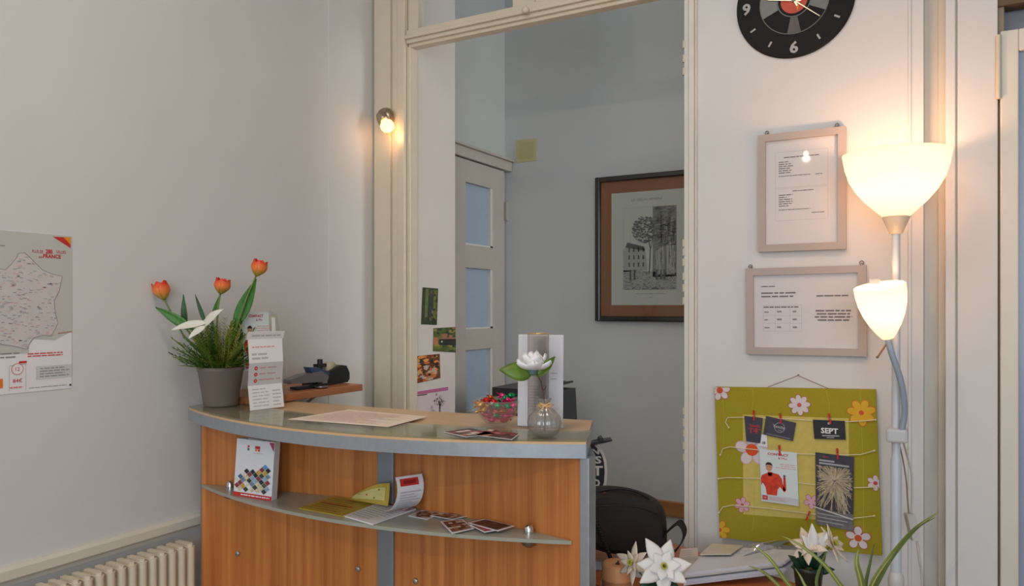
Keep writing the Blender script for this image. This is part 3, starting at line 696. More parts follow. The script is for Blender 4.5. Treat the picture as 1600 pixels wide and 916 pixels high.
# bowl of sweets
BC = px_z(778, 666, CZ2); BD = 1.765; BC = dep(777, 664, BD); BC.z = CZ2
bowl_g = clear('bowl_glass', (.97, .97, .95), .05, .05, 1.4, .07, (.9, .88, .84))
m = MB(); m.lathe([(0, 0), (.020, 0), (.024, .002), (.040, .017), (.052, .036), (.0590, .056), (.0600, .060), (.0584, .060), (.0570, .056), (.050, .037), (.038, .019), (.020, .0045), (0, .004)], BC, bowl_g, 40)
m.build('glass_bowl', label='small clear glass bowl full of foil-wrapped sweets on the counter', cat='bowl')
foil = {'red': (200, 30, 34), 'copper': (214, 110, 30), 'green': (20, 150, 90), 'pink': (226, 50, 130), 'gold': (214, 160, 60)}
def sweet(col):
    c = foil[col]; mt = M('foil_'+col, c, .25, .75, vary=.25, scale=120, bump=.3)
    t = thing('wrapped_sweet', 'small sweet in shiny %s foil inside the glass bowl' % col, 'sweet', (0, 0, 0), 'foil-wrapped sweets in the glass bowl')
    MB().ball((0, 0, 0), .0082, mt, 12, 8, (1.25, .85, .8)).build('sweet', t)
    m = MB()
    for sg in (-1, 1):
        vs = [V((sg*.009, 0, 0))]
        for k in range(9): a = -.75+1.5*k/8; vs.append(V((sg*(.009+.0085*math.cos(a)), .0085*math.sin(a), .0016*(-1)**k)))
        m.add(vs, [(0, k, k+1) for k in range(1, 9)], mt)
    m.build('wrapper_ends', t)
    return t
protos = {k: sweet(k) for k in foil}; used = set(); rr = random.Random(3)
spots = []
layers = [(.012, .018, 5), (.024, .030, 8), (.036, .038, 11), (.048, .044, 12), (.058, .030, 7), (.066, .014, 3)]
colpref = ['red', 'copper', 'red', 'green', 'pink', 'copper', 'pink', 'green', 'gold']
for z, R_, n in layers:
    for k in range(n):
        a = 2*PI*(k+.5*rr.random())/n+z*40; q_ = V((math.cos(a)*R_*.96, math.sin(a)*R_*.96, z+rr.uniform(-.002, .002)))
        sc_x = q_.dot(RGT)
        if z > .06: q_ += RGT*.020; col = rr.choice(['pink', 'green', 'copper'])
        else: col = rr.choice(['red', 'copper', 'red', 'copper', 'gold']) if (sc_x < .0 and z > .028) else (rr.choice(['pink', 'pink', 'green']) if z < .03 or sc_x > .012 else rr.choice(['copper', 'red', 'green', 'pink']))
        o = protos[col] if col not in used else copy_tree(protos[col]); used.add(col)
        o.location = BC+q_; o.rotation_euler = (rr.uniform(-.5, .5), rr.uniform(-.5, .5), rr.uniform(0, 6.28)); o.scale = (.95,)*3
for k, o in protos.items():
    if k not in used: o.location = BC+V((0, 0, .03))

# white card in an acrylic stand behind the vase
k0 = px_z(808, 664, CZ2); k1 = px_z(880, 671, CZ2); k0 = dep(808, 664, 1.735); k0.z = CZ2; k1 = dep(880, 671, 1.70); k1.z = CZ2
ku = (k1-k0).normalized(); kw = (k1-k0).length; kh = .212
t = thing('table_card', 'tall white menu card in a clear stand behind the ribbed vase', 'table card', (k0+k1)/2)
s = Sheet(k0, ku, UZ+V((0, .02, 0))); s.slab(.001, .003, kw-.001, kh, .0012, M('menu_card', (218, 219, 222), .5, vary=.01))
s.bars(kw*.22, kh*.18, kw*.50, kh*.46, 9, ink_l, 6, 1, .22, (.6, 1), 'c'); s.bars(kw*.72, kh*.50, kw*.9, kh*.62, 2, ink_g, 9, 1, .12)
s.mb.build('card', t)
m = MB(); nn = s.n
m.ext([s.pt(0, 0, .001), s.pt(kw, 0, .001), s.pt(kw, kh-.002, .001), s.pt(0, kh-.002, .001)], nn*.0015, clear('stand_acrylic', (.97, .97, .98), .01, .1, 1.2))
m.ext([s.pt(0, 0, 0), s.pt(kw, 0, 0), s.pt(kw, 0, -.05), s.pt(0, 0, -.05)], UZ*.002, acr)
m.build('clear_stand', t)
# slim glass tube with a rim whose golden light is put into its colour, standing just behind the bud vase
TC = dep(841, 672, 1.672); TC.z = CZ2
t = thing('tall_glass', 'slim tall clear glass with a gold-lit rim in front of the white menu card', 'glass', TC)
m = MB(); m.lathe([(.0, 0), (.0235, 0), (.0240, .004), (.0240, .216), (.0232, .216), (.0230, .006), (0, .005)], TC, clear('tube_glass', (.975, .97, .965), .02, .04, 1.25), 32); m.build('glass_tube', t)
m = MB(); m.tube([TC+V((math.cos(a)*.0238, math.sin(a)*.0238, .2165)) for a in [2*PI*i/32 for i in range(33)]], .0011, M('gold_lit_rim', (226, 190, 130), .25, .8), 6); m.build('gold_lit_rim', t)
# ribbed bud vase with magnolia
VC = dep(851, 678, 1.605); VC.z = CZ2
t = thing('bud_vase', 'round ribbed glass bud vase with a raffia bow holding a white magnolia', 'vase', VC)
vg = clear('vase_glass', (.93, .93, .91), .10, .06, 1.5, .10, (.85, .82, .78))
fr = lambda k, r: r*(1+.06*math.cos(k*2*PI/4))
m = MB(); m.lathe([(0, 0), (.016, 0), (.024, .004), (.033, .016), (.0355, .029), (.032, .043), (.022, .055), (.012, .063), (.0105, .070), (.0125, .077), (.015, .081), (.0135, .081), (.010, .075), (.0085, .069), (.011, .061), (.020, .053), (.030, .042), (.0335, .029), (.031, .017), (.022, .006), (0, .003)], VC, vg, 64, fr=fr)
m.build('ribbed_body', t)
raf = M('raffia', (214, 176, 120), .6, vary=.2, scale=80)
m = MB(); N = VC+UZ*.067
m.tube([N+V((math.cos(a)*.0125, math.sin(a)*.0125, .002*math.sin(3*a))) for a in [2*PI*i/20 for i in range(21)]], .0022, raf, 6)
fwd = -FWD
kn = N+fwd*.013
for sx in (-1, 1):
    m.tube([kn, kn+RGT*sx*.010+UZ*.006, kn+RGT*sx*.018+UZ*.002, kn+RGT*sx*.010-UZ*.003, kn], [.0013]*5, raf, 6)
    m.tube([kn, kn+RGT*sx*.008-UZ*.008, kn+RGT*sx*.016-UZ*.018], [.0012]*3, raf, 6)
m.ball(kn, .0032, raf, 8, 6); m.build('raffia_bow', t)
m = MB(); bark = M('twig_brown', (92, 66, 54), .7, vary=.2, scale=60); d1 = 1.605
m.tube([VC+UZ*.01, VC+UZ*.06, dep(849, 614, d1), dep(845, 597, d1), dep(838, 582, d1)], [.0016, .0017, .0019, .0017, .0018], bark, 7)
m.tube([dep(849, 611, d1), dep(853, 604, d1-.005)], [.0016, .0010], bark, 6); m.build('twig', t)
mg = M('magnolia_leaf', (96, 128, 40), .42, vary=.25, scale=30); mg2 = M('magnolia_leaf_back', (120, 112, 60), .6)
m = MB(); m.leaf(dep(830, 584, d1), dep(781, 577, d1-.01), .040, -FWD+UZ*.5, mg, .10, -.10, 10, 5, .72, blunt=.15); m.build('leaf', t, solid=.0007)
m = MB(); m.leaf(dep(838, 588, d1), dep(868, 558, d1-.01), .022, -FWD+UZ*.2-RGT*.4, mg, -.05, .2, 10, 5, .8, blunt=.1); m.build('leaf', t, solid=.0007)
m = MB(); FC = dep(834, 580, d1); wp = M('magnolia_petal', (236, 236, 240), .5, vary=.02)
m.lathe([(0, -.010), (.009, -.006), (.011, .004), (.004, .008)], FC-RGT*.002, M('blue_green_calyx', (96, 122, 116), .6), 12)
for ring, (n_, el, L, w_) in enumerate(((6, .30, .044, .040), (5, .80, .041, .038), (4, 1.2, .038, .034))):
    for k in range(n_):
        a = 2*PI*(k+.37*ring)/n_; d_ = V((math.cos(a)*math.cos(el), math.sin(a)*math.cos(el), math.sin(el)))
        m.leaf(FC+UZ*.004, FC+UZ*.004+d_*L, w_, UZ-d_*.3 if el < 1 else -V((d_.x, d_.y, 0)), wp, -.14, .20, 8, 5, .62, blunt=.5)
m.build('flower_head', t, solid=.0010)

# ============================================================ LEFT WALL
# map poster
s = Sheet((A+.0015, .70, 1.20), UY, UZ)
c1 = s.px(112, 369.5); c0 = s.px(112, 606.5)
w_, t_, b_ = c1[0], c1[1]+.002, c0[1]
sea = M('poster_grey', (194, 196, 190), .5, vary=.01)
s.slab(0, b_, w_, t_, .001, white)
P_ = s.P
zsea = s.px(60, 556)[1]
s.poly([(0, b_+.095), (s.px(45, 552)[0], s.px(45, 552)[1]), (s.px(45, 530)[0], s.px(45, 530)[1]), s.px(85, 532), s.px(112, 518), (w_-.001, t_-.001), (0, t_-.001)], sea, 1)
land = M('map_land', (206, 202, 200), .55, vary=.03, scale=40); bord = M('map_border', (156, 152, 156), .6)
east = P_([(0, 420), (8, 422), (18, 412), (26, 402), (28, 396), (38, 395), (46, 402), (56, 412), (66, 422), (80, 428), (97, 432), (92, 455), (84, 470), (86, 490), (90, 505), (80, 525), (66, 524), (52, 528), (45, 538), (42, 546), (20, 541), (0, 538)])
west = [(.22, s.px(0, 536)[1]), (.17, .105), (.165, .16), (.13, .215), (.06, .235), (.055, .25), (.12, .265), (.15, .285), (.165, .28), (.19, .268), (.21, .285)]
west = [(a, min(b, east[0][1]+.002)) for a, b in west]
s.poly(east+west, land, 2); s.line(east+west+[east[0]], .0016, bord, 3)
rr = random.Random(5); dots = [M('map_dot_grey', (168, 168, 172), .6), M('map_dot_pink', (216, 176, 172), .6), M('map_dot_green', (172, 184, 170), .6)]
for i in range(620):
    a, b = rr.uniform(.12, w_-.02), rr.uniform(.10, t_-.05)
    inside = False; pp = east+west
    for (xa_, ya_), (xb_, yb_) in zip(pp, pp[1:]+pp[:1]):
        if (ya_ > b) != (yb_ > b) and a < (xb_-xa_)*(b-ya_)/(yb_-ya_)+xa_: inside = not inside
    if inside: r_ = rr.uniform(.0012, .0028); s.rect(a-r_*1.6, b-r_*.4, a+r_*1.6, b+r_*.4, rr.choice(dots), 4)
x_ = s.px(112, 369); s.poly([s.px(82, 370), s.px(110, 371), s.px(110, 388)], red, 2); s.poly([s.px(99, 371), s.px(110, 371), s.px(110, 383)], M('amber_ink', (236, 150, 30), .5), 3)
a, b = s.px(50, 395); s.text('PLUS DE', a, b, .0075, red, 3, w=.025); a, b = s.px(71, 396.5); s.text('280', a, b, .011, red, 3, w=.016, bold=True); a, b = s.px(87, 396); s.text('VILLES', a, b, .0075, red, 3, w=.024)
a, b = s.px(60, 403.5); s.text('en', a, b, .005, red, 3); a, b = s.px(67, 403); s.text('FRANCE', a, b, .0095, red, 3, w=.042, bold=True)
a, b = s.px(0, 383); s.bars(a-.03, b-.004, a+.022, b+.002, 1, ink_g, 3, 2, .5)
s.bars(*s.px(43, 559), *s.px(102, 548.5), 2, M('rose_red_ink', (206, 90, 86), .6), 3, 2, .5, (.9, 1)) 
s.line([s.px(90, 521), s.px(112, 518)], .0022, M('dull_rose_ink', (190, 120, 116), .6), 3)
s.bars(*s.px(0, 562), *s.px(32, 549), 2, ink_g, 6, 2, .4)
s.rect(*s.px(56, 594), *s.px(112, 569), M('poster_band', (206, 208, 210), .5, vary=.01), 1)
s.bars(*s.px(62, 591), *s.px(109, 571), 4, ink_g, 4, 2, .4, (.8, 1)); s.bars(*s.px(45, 608), *s.px(104, 600), 1, ink_g, 5, 2, .35, (1, 1))
s.line([s.px(14, 612), s.px(14, 572), s.px(40, 569), s.px(40, 610)], .001, ink_l, 2)
a, b = s.px(27, 577); s.disc(a, b, .0135, M('salmon_ink', (226, 130, 120), .6), 2, 24); s.disc(a, b, .0118, white, 3, 24); s.text('12', a, b-.004, .0085, red, 4, align='c')
s.rect(*s.px(29, 568), *s.px(41, 564), red, 5); a, b = s.px(27, 598); s.text('84€', a, b, .0095, red, 3, w=.021, align='c')
s.bars(*s.px(15, 608), *s.px(35, 603), 1, M('salmon_ink'), 4, 3, .6, (1, 1)); s.rect(s.px(0, 607)[0]-.03, s.px(0, 607)[1], *s.px(4, 592), orange, 2)
s.rect(*s.px(108, 603), *s.px(111, 600), M('dark_dot', (60, 40, 60), .5), 3)
s.mb.build('map_poster', label='pale road map poster of a country with red figures taped to the left wall', cat='poster')

# radiator under the rail
RX = A+.035; t = thing('radiator', 'cream ribbed radiator low on the left wall beside the counter', 'radiator', (A+.06, 1.2, .1))
rc = M('radiator_enamel', (216, 206, 184), .4, vary=.02)
m = MB(); RZ = .752
y = .66
while y < 1.385:
    pr = [(A+.03, y-.011), (A+.092, y-.011), (A+.100, y-.006), (A+.102, y), (A+.100, y+.006), (A+.092, y+.011), (A+.03, y+.011)]
    m.prism(pr, .12, RZ-.008, rc, True)
    pr2 = [(A+.035+(p[0]-A-.03)*.86, y+(p[1]-y)*.6) for p in pr]; m.prism(pr2, RZ-.008, RZ, rc)
    y += .0287
m.build('ribs', t)
m = MB(); m.box((A+.04, .64, .14), (A+.085, 1.39, RZ-.03), rc); m.build('panel', t)
m = MB()
for yy in (.8, 1.3): m.box((A+.0008, yy, .6), (A+.04, yy+.03, .64), rc); m.box((A+.03, yy, 0), (A+.09, yy+.03, .14), rc)
m.build('wall_bracket', t)

# wooden shelf with its bracket and desk tools
ws = wood('shelf_wood', (170, 104, 64), (192, 126, 82), (40, 3, 40), .4)
pe = on(565, 600, 'x', -1.60); zS = pe.z
y1 = pe.y; y0_ = 1.72
t = thing('wall_shelf', 'small reddish wooden shelf fixed to the left wall behind the counter', 'shelf', (A+.1, (y0_+y1)/2, zS-.05))
Pz = on(565, 600, 'x', -1.66); ysh = Pz.y; zS = Pz.z
if ysh > B-.06: ysh = B-.06
MB().box((A+.0005, 1.50, zS-.022), (-1.655, ysh, zS), ws).build('shelf_board', t, bevel=.002)
m = MB(); yb = ysh-.10; bm = M('bracket_white', (190, 190, 184), .4)
m.tube([(A+.006, yb, zS-.023), (A+.006, yb, zS-.095)], .005, bm, 8); m.tube([(A+.006, yb, zS-.09), (A+.05, yb, zS-.07), (A+.11, yb, zS-.03), (A+.115, yb, zS-.023)], .005, bm, 8); m.build('shelf_bracket', t)
blackp = M('black_plastic', (32, 33, 36), .35); greyp = M('grey_plastic', (112, 112, 114), .4); steel = M('steel', (170, 172, 176), .3, .9); bluep = M('navy_plastic', (58, 76, 110), .35)
def sp(px, py): return on(px, py, 'z', zS)
# black tape dispenser / punch
DK = dep(524, 602, 2.60); DK = V((-1.755, DK.y if DK.y < ysh-.06 else ysh-.09, zS))
c = on(526, 602, 'x', -1.75); DK = V((-1.75, min(c.y, ysh-.07), zS))
def side_profile(mb, pts, x0, x1, mat, yo, zo):
    mb.ext([(x0, yo+a, zo+b) for a, b in pts], (x1-x0, 0, 0), mat)
t = thing('tape_dispenser', 'black desk tape dispenser at the right end of the wooden wall shelf', 'tape dispenser', DK)
m = MB(); side_profile(m, [(-.085, .002), (.075, .002), (.085, .012), (.085, .034), (.070, .058), (.045, .062), (.0, .048), (-.05, .030), (-.085, .022)], -1.775, -1.725, blackp, DK.y, zS); m.build('dispenser_body', t, bevel=.004)
m = MB(); m.lathe([(.0, -.012), (.022, -.012), (.022, .012), (0, .012)], (-1.75, DK.y+.015, zS+.052), M('clear_tape', (190, 186, 160), .3), 24, axis=(1, 0, 0)); m.build('tape_roll', t)
m = MB(); p = dep(510, 576, 2.5); bx_ = V((-1.75, DK.y-.045, zS))
m.tube([(-1.75, DK.y-.03, zS+.03), (-1.75, DK.y-.03, zS+.085)], .009, blackp, 10); m.box((-1.76, DK.y-.05, zS+.06), (-1.74, DK.y-.01, zS+.07), blackp); m.build('cutter_post', t)
SY = 1.765
t = thing('stapler', 'grey and navy stapler on the wooden shelf next to the tape dispenser', 'stapler', (-1.72, SY, zS))
m = MB(); side_profile(m, [(-.075, .004), (.05, .002), (.06, .008), (.06, .014), (-.075, .012)], -1.725, -1.695, blackp, SY, zS-.002); m.build('stapler_base', t, bevel=.002)
m = MB(); side_profile(m, [(-.10, .022), (.055, .018), (.062, .034), (.03, .052), (-.05, .046), (-.10, .036)], -1.727, -1.693, greyp, SY, zS); m.build('stapler_arm', t, bevel=.004)
m = MB(); side_profile(m, [(-.01, .050), (.06, .034), (.07, .042), (.02, .064), (-.02, .068)], -1.724, -1.696, bluep, SY, zS); m.build('stapler_cap', t, bevel=.003)
m = MB(); m.box((-1.722, SY+.04, zS+.0), (-1.698, SY+.06, zS+.026), steel); m.build('stapler_hinge', t)
t = thing('desk_bell', 'small round steel dish on the front edge of the wooden shelf', 'dish', on(494, 604, 'z', zS))
c = V((-1.677, 1.775, zS)); t.location = c; t['_w'] = tuple(c); t.name = 'steel_dish'
m = MB(); m.lathe([(0, 0), (.013, 0), (.019, .004), (.022, .008), (.020, .008), (.012, .003), (0, .003)], c, steel, 24); m.build('dish_body', t)

# wall lamp on the casing
LC = on(604, 184, 'y', B-.030)
t = thing('wall_sconce', 'small round nickel wall lamp with a bare glowing bulb on the cream casing', 'wall lamp', LC)
nick = M('nickel', (170, 160, 140), .3, .9, vary=.08)
m = MB(); m.lathe([(0, .030), (.012, .030), (.030, .022), (.036, .010), (.036, 0)], LC, nick, 28, axis=(0, -1, 0)); m.build('wall_rose', t)
ax = (RGT*.50-UZ*.85-FWD*.35).normalized(); s0_ = LC+V((0, -.030, 0))-ax*.008
m = MB(); m.lathe([(.0, 0), (.018, 0), (.020, .006), (.0205, .030), (.018, .034), (.0, .034)], s0_, nick, 24, axis=ax); m.build('socket', t)
bulb_m = M('lit_bulb', (255, 214, 160), .4, emit=9); sc_bulb = M('lit_small_bulb', (255, 190, 120), .4, emit=3.2)
m = MB(); c = s0_+ax*.052
m.lathe([(.012, .032), (.017, .040), (.0245, .050), (.026, .060), (.0225, .072), (.013, .080), (0, .083)], s0_, sc_bulb, 24, axis=ax); m.build('bulb', t)
point('sconce_light', s0_+ax*.105, (1, .50, .22), P_SCONCE, .02)

# pendant bulb hanging in the front room (behind the viewer, mirrored in the notice glass)
PB = V((-.77, -1.0, 2.46))
t = thing('pendant_lamp', 'bare bulb hanging on a cord from the ceiling of the front room', 'pendant lamp', (PB.x, PB.y, CEIL))
m = MB(); m.tube([PB+UZ*.06, V((PB.x, PB.y, CEIL))], .003, M('cord_white', (210, 210, 205), .5), 8); m.build('cord', t)
m = MB(); m.lathe([(0, .075), (.012, .07), (.016, .05), (.016, .03), (0, .03)], PB, nick, 16); m.build('socket', t)
MB().ball(PB, .017, M('lit_pendant_bulb', (255, 214, 150), .4, emit=50), 16, 12).build('bulb', t)
point('pendant_light', PB-UZ*.035, (1, .80, .60), P_PEND, .008)

# ============================================================ PHOTOS ON THE REVEAL
def reveal(): return Sheet((XR0+.0015, B, 1.0), UY, UZ)
def rev_card(corners, label, fn):
    s = reveal(); q = s.P(corners); s.slabp(q, .001, white); fn(s, q); s.mb.build('postcard', label=label, cat='postcard')
def q_rect(s, q, u0, v0, u1, v1, mat, k=1): s.poly([bil(q, u0, v0), bil(q, u1, v0), bil(q, u1, v1), bil(q, u0, v1)], mat, k)
def blobs(s, q, pal, n, seed, sx=(.06, .2), sy=(.04, .12), k0=2):
    r_ = random.Random(seed)
    for i in range(n):
        c_ = r_.choice(pal); u, v = r_.uniform(.04, .96), r_.uniform(.04, .96); a_, b_ = r_.uniform(*sx), r_.uniform(*sy)
        pts = []
        for j in range(9):
            an = 2*PI*j/9; rad = r_.uniform(.7, 1.15); pts.append(bil(q, min(.99, max(.01, u+a_*rad*math.cos(an))), min(.99, max(.01, v+b_*rad*math.sin(an)))))
        s.poly(pts, M('print_%d_%d_%d' % c_, c_, .45, vary=.2, scale=90), k0+i*.05)
def green_trunk(s, q):
    q_rect(s, q, .0, .0, 1, 1, M('deep_green', (52, 66, 40), .45, vary=.4, scale=60))
    q_rect(s, q, .20, .2, .38, .97, M('olive_trunk', (104, 112, 70), .45, vary=.3, scale=50), 2); q_rect(s, q, .45, .1, .66, .97, M('dark_trunk', (56, 64, 62), .45, vary=.3, scale=50), 2); q_rect(s, q, .72, .15, .92, .95, M('moss', (106, 112, 44), .45, vary=.3, scale=50), 2)
    blobs(s, q, [(60, 60, 40), (110, 110, 90), (40, 46, 34), (96, 90, 50)], 16, 3, (.06, .12), (.03, .06), 3)
rev_card([(657.5, 507), (682.5, 508), (684.5, 451), (660, 449)], 'tall dark green woodland postcard, topmost of those on the reveal wall', green_trunk)
def river(s, q):
    q_rect(s, q, 0, 0, 1, 1, M('river_green', (84, 96, 44), .45, vary=.35, scale=50)); blobs(s, q, [(110, 120, 50), (60, 80, 44), (150, 140, 60), (170, 110, 80), (50, 70, 50)], 30, 5)
    q_rect(s, q, .25, .28, 1, .52, M('dark_water', (44, 48, 42), .3, vary=.3, scale=40), 5); q_rect(s, q, .3, .5, 1, .60, M('bank_brown', (150, 112, 86), .45, vary=.2, scale=40), 5); q_rect(s, q, 0, .3, .2, .6, M('terracotta_print', (180, 116, 86), .45, vary=.2, scale=40), 5)
    s.disc(*bil(q, .36, .42), .004, white, 7, 8)
rev_card([(676, 549), (712, 551), (711.5, 511), (677, 513)], 'green and brown river landscape postcard at the edge of the reveal wall', river)
def autumn(s, q):
    q_rect(s, q, 0, 0, 1, 1, M('autumn_brown', (110, 62, 36), .45, vary=.4, scale=60)); blobs(s, q, [(206, 112, 60), (150, 66, 36), (50, 34, 28), (220, 160, 80), (190, 170, 150), (230, 140, 60), (40, 40, 34)], 60, 6, (.05, .14), (.04, .1))
rev_card([(648, 600), (688, 591), (687, 553), (646.5, 557)], 'orange and brown autumn leaves postcard on the reveal wall', autumn)
def tree_card(s, q):
    q_rect(s, q, 0, 0, 1, 1, M('blush_paper', (216, 200, 204), .5, vary=.03, scale=20)); mg_ = M('magenta_wash', (190, 110, 150), .5, vary=.15)
    q_rect(s, q, 0, .90, 1, 1, mg_, 2); q_rect(s, q, 0, .74, .10, .90, mg_, 2); q_rect(s, q, .10, .86, .38, .89, ink, 3)
    tr = M('tree_ink', (62, 44, 58), .5); q_rect(s, q, .735, .08, .765, .55, tr, 3); q_rect(s, q, .53, .12, .55, .4, ink_g, 3)
    for i in range(7): an = .3+i*.36; s.poly([bil(q, .745, .45), bil(q, .755, .45), bil(q, .75+.14*math.cos(an), .62+.22*math.sin(an))], tr, 3)
    r_ = random.Random(2)
    for i in range(44): an = r_.uniform(0, 2*PI); rad = r_.uniform(.2, 1); s.disc(*bil(q, .75+.17*rad*math.cos(an), .66+.24*rad*math.sin(an)), .0022, tr, 4, 7)
    for i in range(12): s.disc(*bil(q, .55+.06*r_.uniform(-1, 1), .42+.1*r_.uniform(-1, 1)), .0018, ink_g, 4, 7)
    for i in range(8): s.disc(*bil(q, .1+.3*r_.random(), .1+.22*r_.random()), .005, M('soft_yellow', (214, 190, 120), .5), 3, 9)
    s.text('Paris', *bil(q, .82, .13), .006, M('rust_ink', (170, 110, 80), .5), 4)
rev_card([(645.5, 664), (700, 660), (700, 604.5), (645, 613)], 'pink and white postcard with a black dotted tree, lowest on the reveal wall', tree_card)

# ============================================================ BACK ROOM
s = Sheet((-1.87, YB-.004, 1.9), UX, UZ); s.slabp(s.P([(806, 254.5), (838, 251), (838, 216), (806, 219)]), .006, M('beige_cover', (184, 176, 130), .5, vary=.05)); s.slabp(s.P([(811, 249), (833, 246.5), (833, 221.5), (811, 223.5)]), .0001, M('beige_cover'))
s.poly(s.P([(811, 249), (833, 246.5), (833, 221.5), (811, 223.5)]), M('beige_inner', (176, 168, 120), .5, vary=.05), 2)
s.mb.build('wall_cover_plate', label='small square beige cover plate high on the grey back room wall', cat='cover plate')
# framed engraving
s = Sheet((-1.4, YB-.035, 1.4), UX, UZ)
def level(s, tl, br):  # upright rectangle from two picture points
    a0, b1 = s.px(*tl); a1, b0 = s.px(*br); return a0, b0, a1, b1
a0, b1 = s.px(927, 278); _, b0 = s.px(932, 502); a0 = (a0+s.px(932, 502)[0])/2
fr_w = s.px(934.5, 400)[0]-s.px(929, 400)[0]
pa0, pb1 = s.px(954, 303); _, pb0 = s.px(957, 477)
sw_ = pa0-a0; a1 = s.px(1061, 400)[0]+ (s.px(975, 400)[0]-pa0) + sw_ 
t = thing('framed_engraving', 'black-framed street engraving in a rust-brown mount on the back wall', 'picture', s.pt((a0+a1)/2, b0))
blackf = M('black_lacquer', (22, 20, 20), .2, coat=.3)
fw_ = .024
m = MB()
for (x0, z0, x1, z1) in ((a0, b0, a0+fw_, b1), (a1-fw_, b0, a1, b1), (a0+fw_, b0, a1-fw_, b0+fw_), (a0+fw_, b1-fw_, a1-fw_, b1)):
    p = s.pt(x0, z0); q = s.pt(x1, z1); m.box((p.x, YB-.038, p.z), (q.x, YB-.002, q.z), blackf)
m.build('frame', t, bevel=.004)
p = s.pt(a0+fw_, b0+fw_); q = s.pt(a1-fw_, b1-fw_)
MB().box((p.x, YB-.018, p.z), (q.x, YB-.010, q.z), M('rust_mount', (132, 82, 48), .7, vary=.05, scale=30)).build('mount', t)
sp_ = Sheet((s.o.x, YB-.019, s.o.z), UX, UZ); pa0, pb1 = sp_.px(954, 303); _, pb0 = sp_.px(957, 477); pa0 = (pa0+sp_.px(957, 477)[0])/2; pa1 = a1-(pa0-a0)
pr_paper = M('print_paper', (176, 178, 168), .7, vary=.02); sp_.slab(pa0, pb0, pa1, pb1, .001, pr_paper)
ia0, ib1 = sp_.px(974, 326); ia1, _ = sp_.px(1057, 326); _, ib0 = sp_.px(976, 453)
e1 = M('engraving_mid', (120, 120, 114), .7, vary=.1); e2 = M('engraving_dark', (74, 74, 72), .7, vary=.15); e3 = M('engraving_light', (150, 151, 144), .7, vary=.05)
W_, H_ = ia1-ia0, ib1-ib0
def E(u, v): return (ia0+W_*u, ib0+H_*v)
sp_.line([E(0, 0), E(0, 1), E(1, 1), E(1, 0), E(0, 0)], .0015, e3, 1)
sp_.poly([E(.56, .15), E(1, .15), E(1, 1), E(.56, 1)], e1, 1); sp_.poly([E(0, 0), E(1, 0), E(1, .2), E(0, .24)], e3, 1); sp_.poly([E(0, .22), E(.06, .22), E(.46, .24), E(.42, .5), E(.06, .55), E(0, .48)], e3, 1)
sp_.poly([E(.62, .18), E(.78, .18), E(.76, .52), E(.62, .46)], e3, 2); sp_.poly([E(.82, .18), E(.97, .18), E(.97, .60), E(.82, .54)], e3, 2)
r_ = random.Random(9)
for i in range(420):
    v = .52+.47*r_.random(); u = .57+.40*r_.random(); sp_.line([E(u, v), E(min(1, u+.11*r_.random()), v+.006)], .0018, r_.choice([e2, e2, e3]), 3)
for i in range(70): u = .57+.42*r_.random(); v = .2+.6*r_.random(); sp_.line([E(u, v), E(u, min(1, v+.2*r_.random()))], .0018, e2, 3)
for i in range(420): u = r_.random()*.96; v = .24*r_.random()**1.2; sp_.line([E(u, v), E(u+.05*r_.random(), v+.004)], .0018, r_.choice([e2, e1, e2]), 3)
for i in range(330):
    an, rad = r_.uniform(0, 2*PI), r_.random()**.5; u, v = .41+.23*rad*math.cos(an), .73+.16*rad*math.sin(an)
    if u < .60: sp_.disc(*E(u, v), .0075*r_.uniform(.4, 1), r_.choice([e2, e1, e2]), 4+.002*i, 6, .6)
sp_.line([E(.50, .2), E(.52, .5), E(.46, .70)], .005, e2, 4); sp_.line([E(.53, .5), E(.58, .68)], .003, e2, 4)
for i in range(4):
    for j in range(3): sp_.rect(*E(.10+.09*i, .28+.09*j), *E(.13+.09*i, .33+.09*j), e2, 4)
sp_.poly([E(.04, .52), E(.42, .47), E(.40, .52), E(.08, .58)], e2, 4); sp_.line([E(.13, .55), E(.14, .66)], .001, e1, 4)
for u in (.62, .70, .76, .12, .2): sp_.poly([E(u, .12), E(u+.04, .12), E(u+.03, .24), E(u+.01, .24)], e2, 5)
a_, b_ = sp_.px(1011, 311); sp_.text('LE VIEUX AMIENS', a_, b_-.006, .0105, e1, 2, w=.145, align='c')
a_, b_ = sp_.px(1017, 459); sp_.bars(a_-.07, b_-.004, a_+.07, b_+.004, 1, e3, 3, 2, .5, (1, 1)); sp_.bars(a_-.01, b_-.02, a_+.012, b_-.012, 1, e3, 3, 2, .5, (1, 1))
sp_.mb.build('print', t)
MB().box((p.x, YB-.0245, p.z), (q.x, YB-.0230, q.z), clear('picture_glass', (.96, .97, .97), .015, .02, 1.45)).build('picture_glass', t)

# desk in the back room with a printer on it
t = thing('desk', 'plain desk behind the counter carrying the black printer', 'desk', (-1.35, 2.85, 0))
dw = M('desk_grey', (150, 146, 140), .5); ZD = .78
DX0, DX1, DY0, DY1 = -1.86, -1.29, 2.62, 2.95
MB().box((DX0, DY0, ZD-.025), (DX1, DY1, ZD), dw).build('desk_top', t, bevel=.003)
for x in (DX0+.03, DX1-.16):
    for y in (DY0+.03, DY1-.03): m = MB(); m.tube([(x, y, 0), (x, y, ZD-.025)], .018, dw, 12); m.build('leg', t)
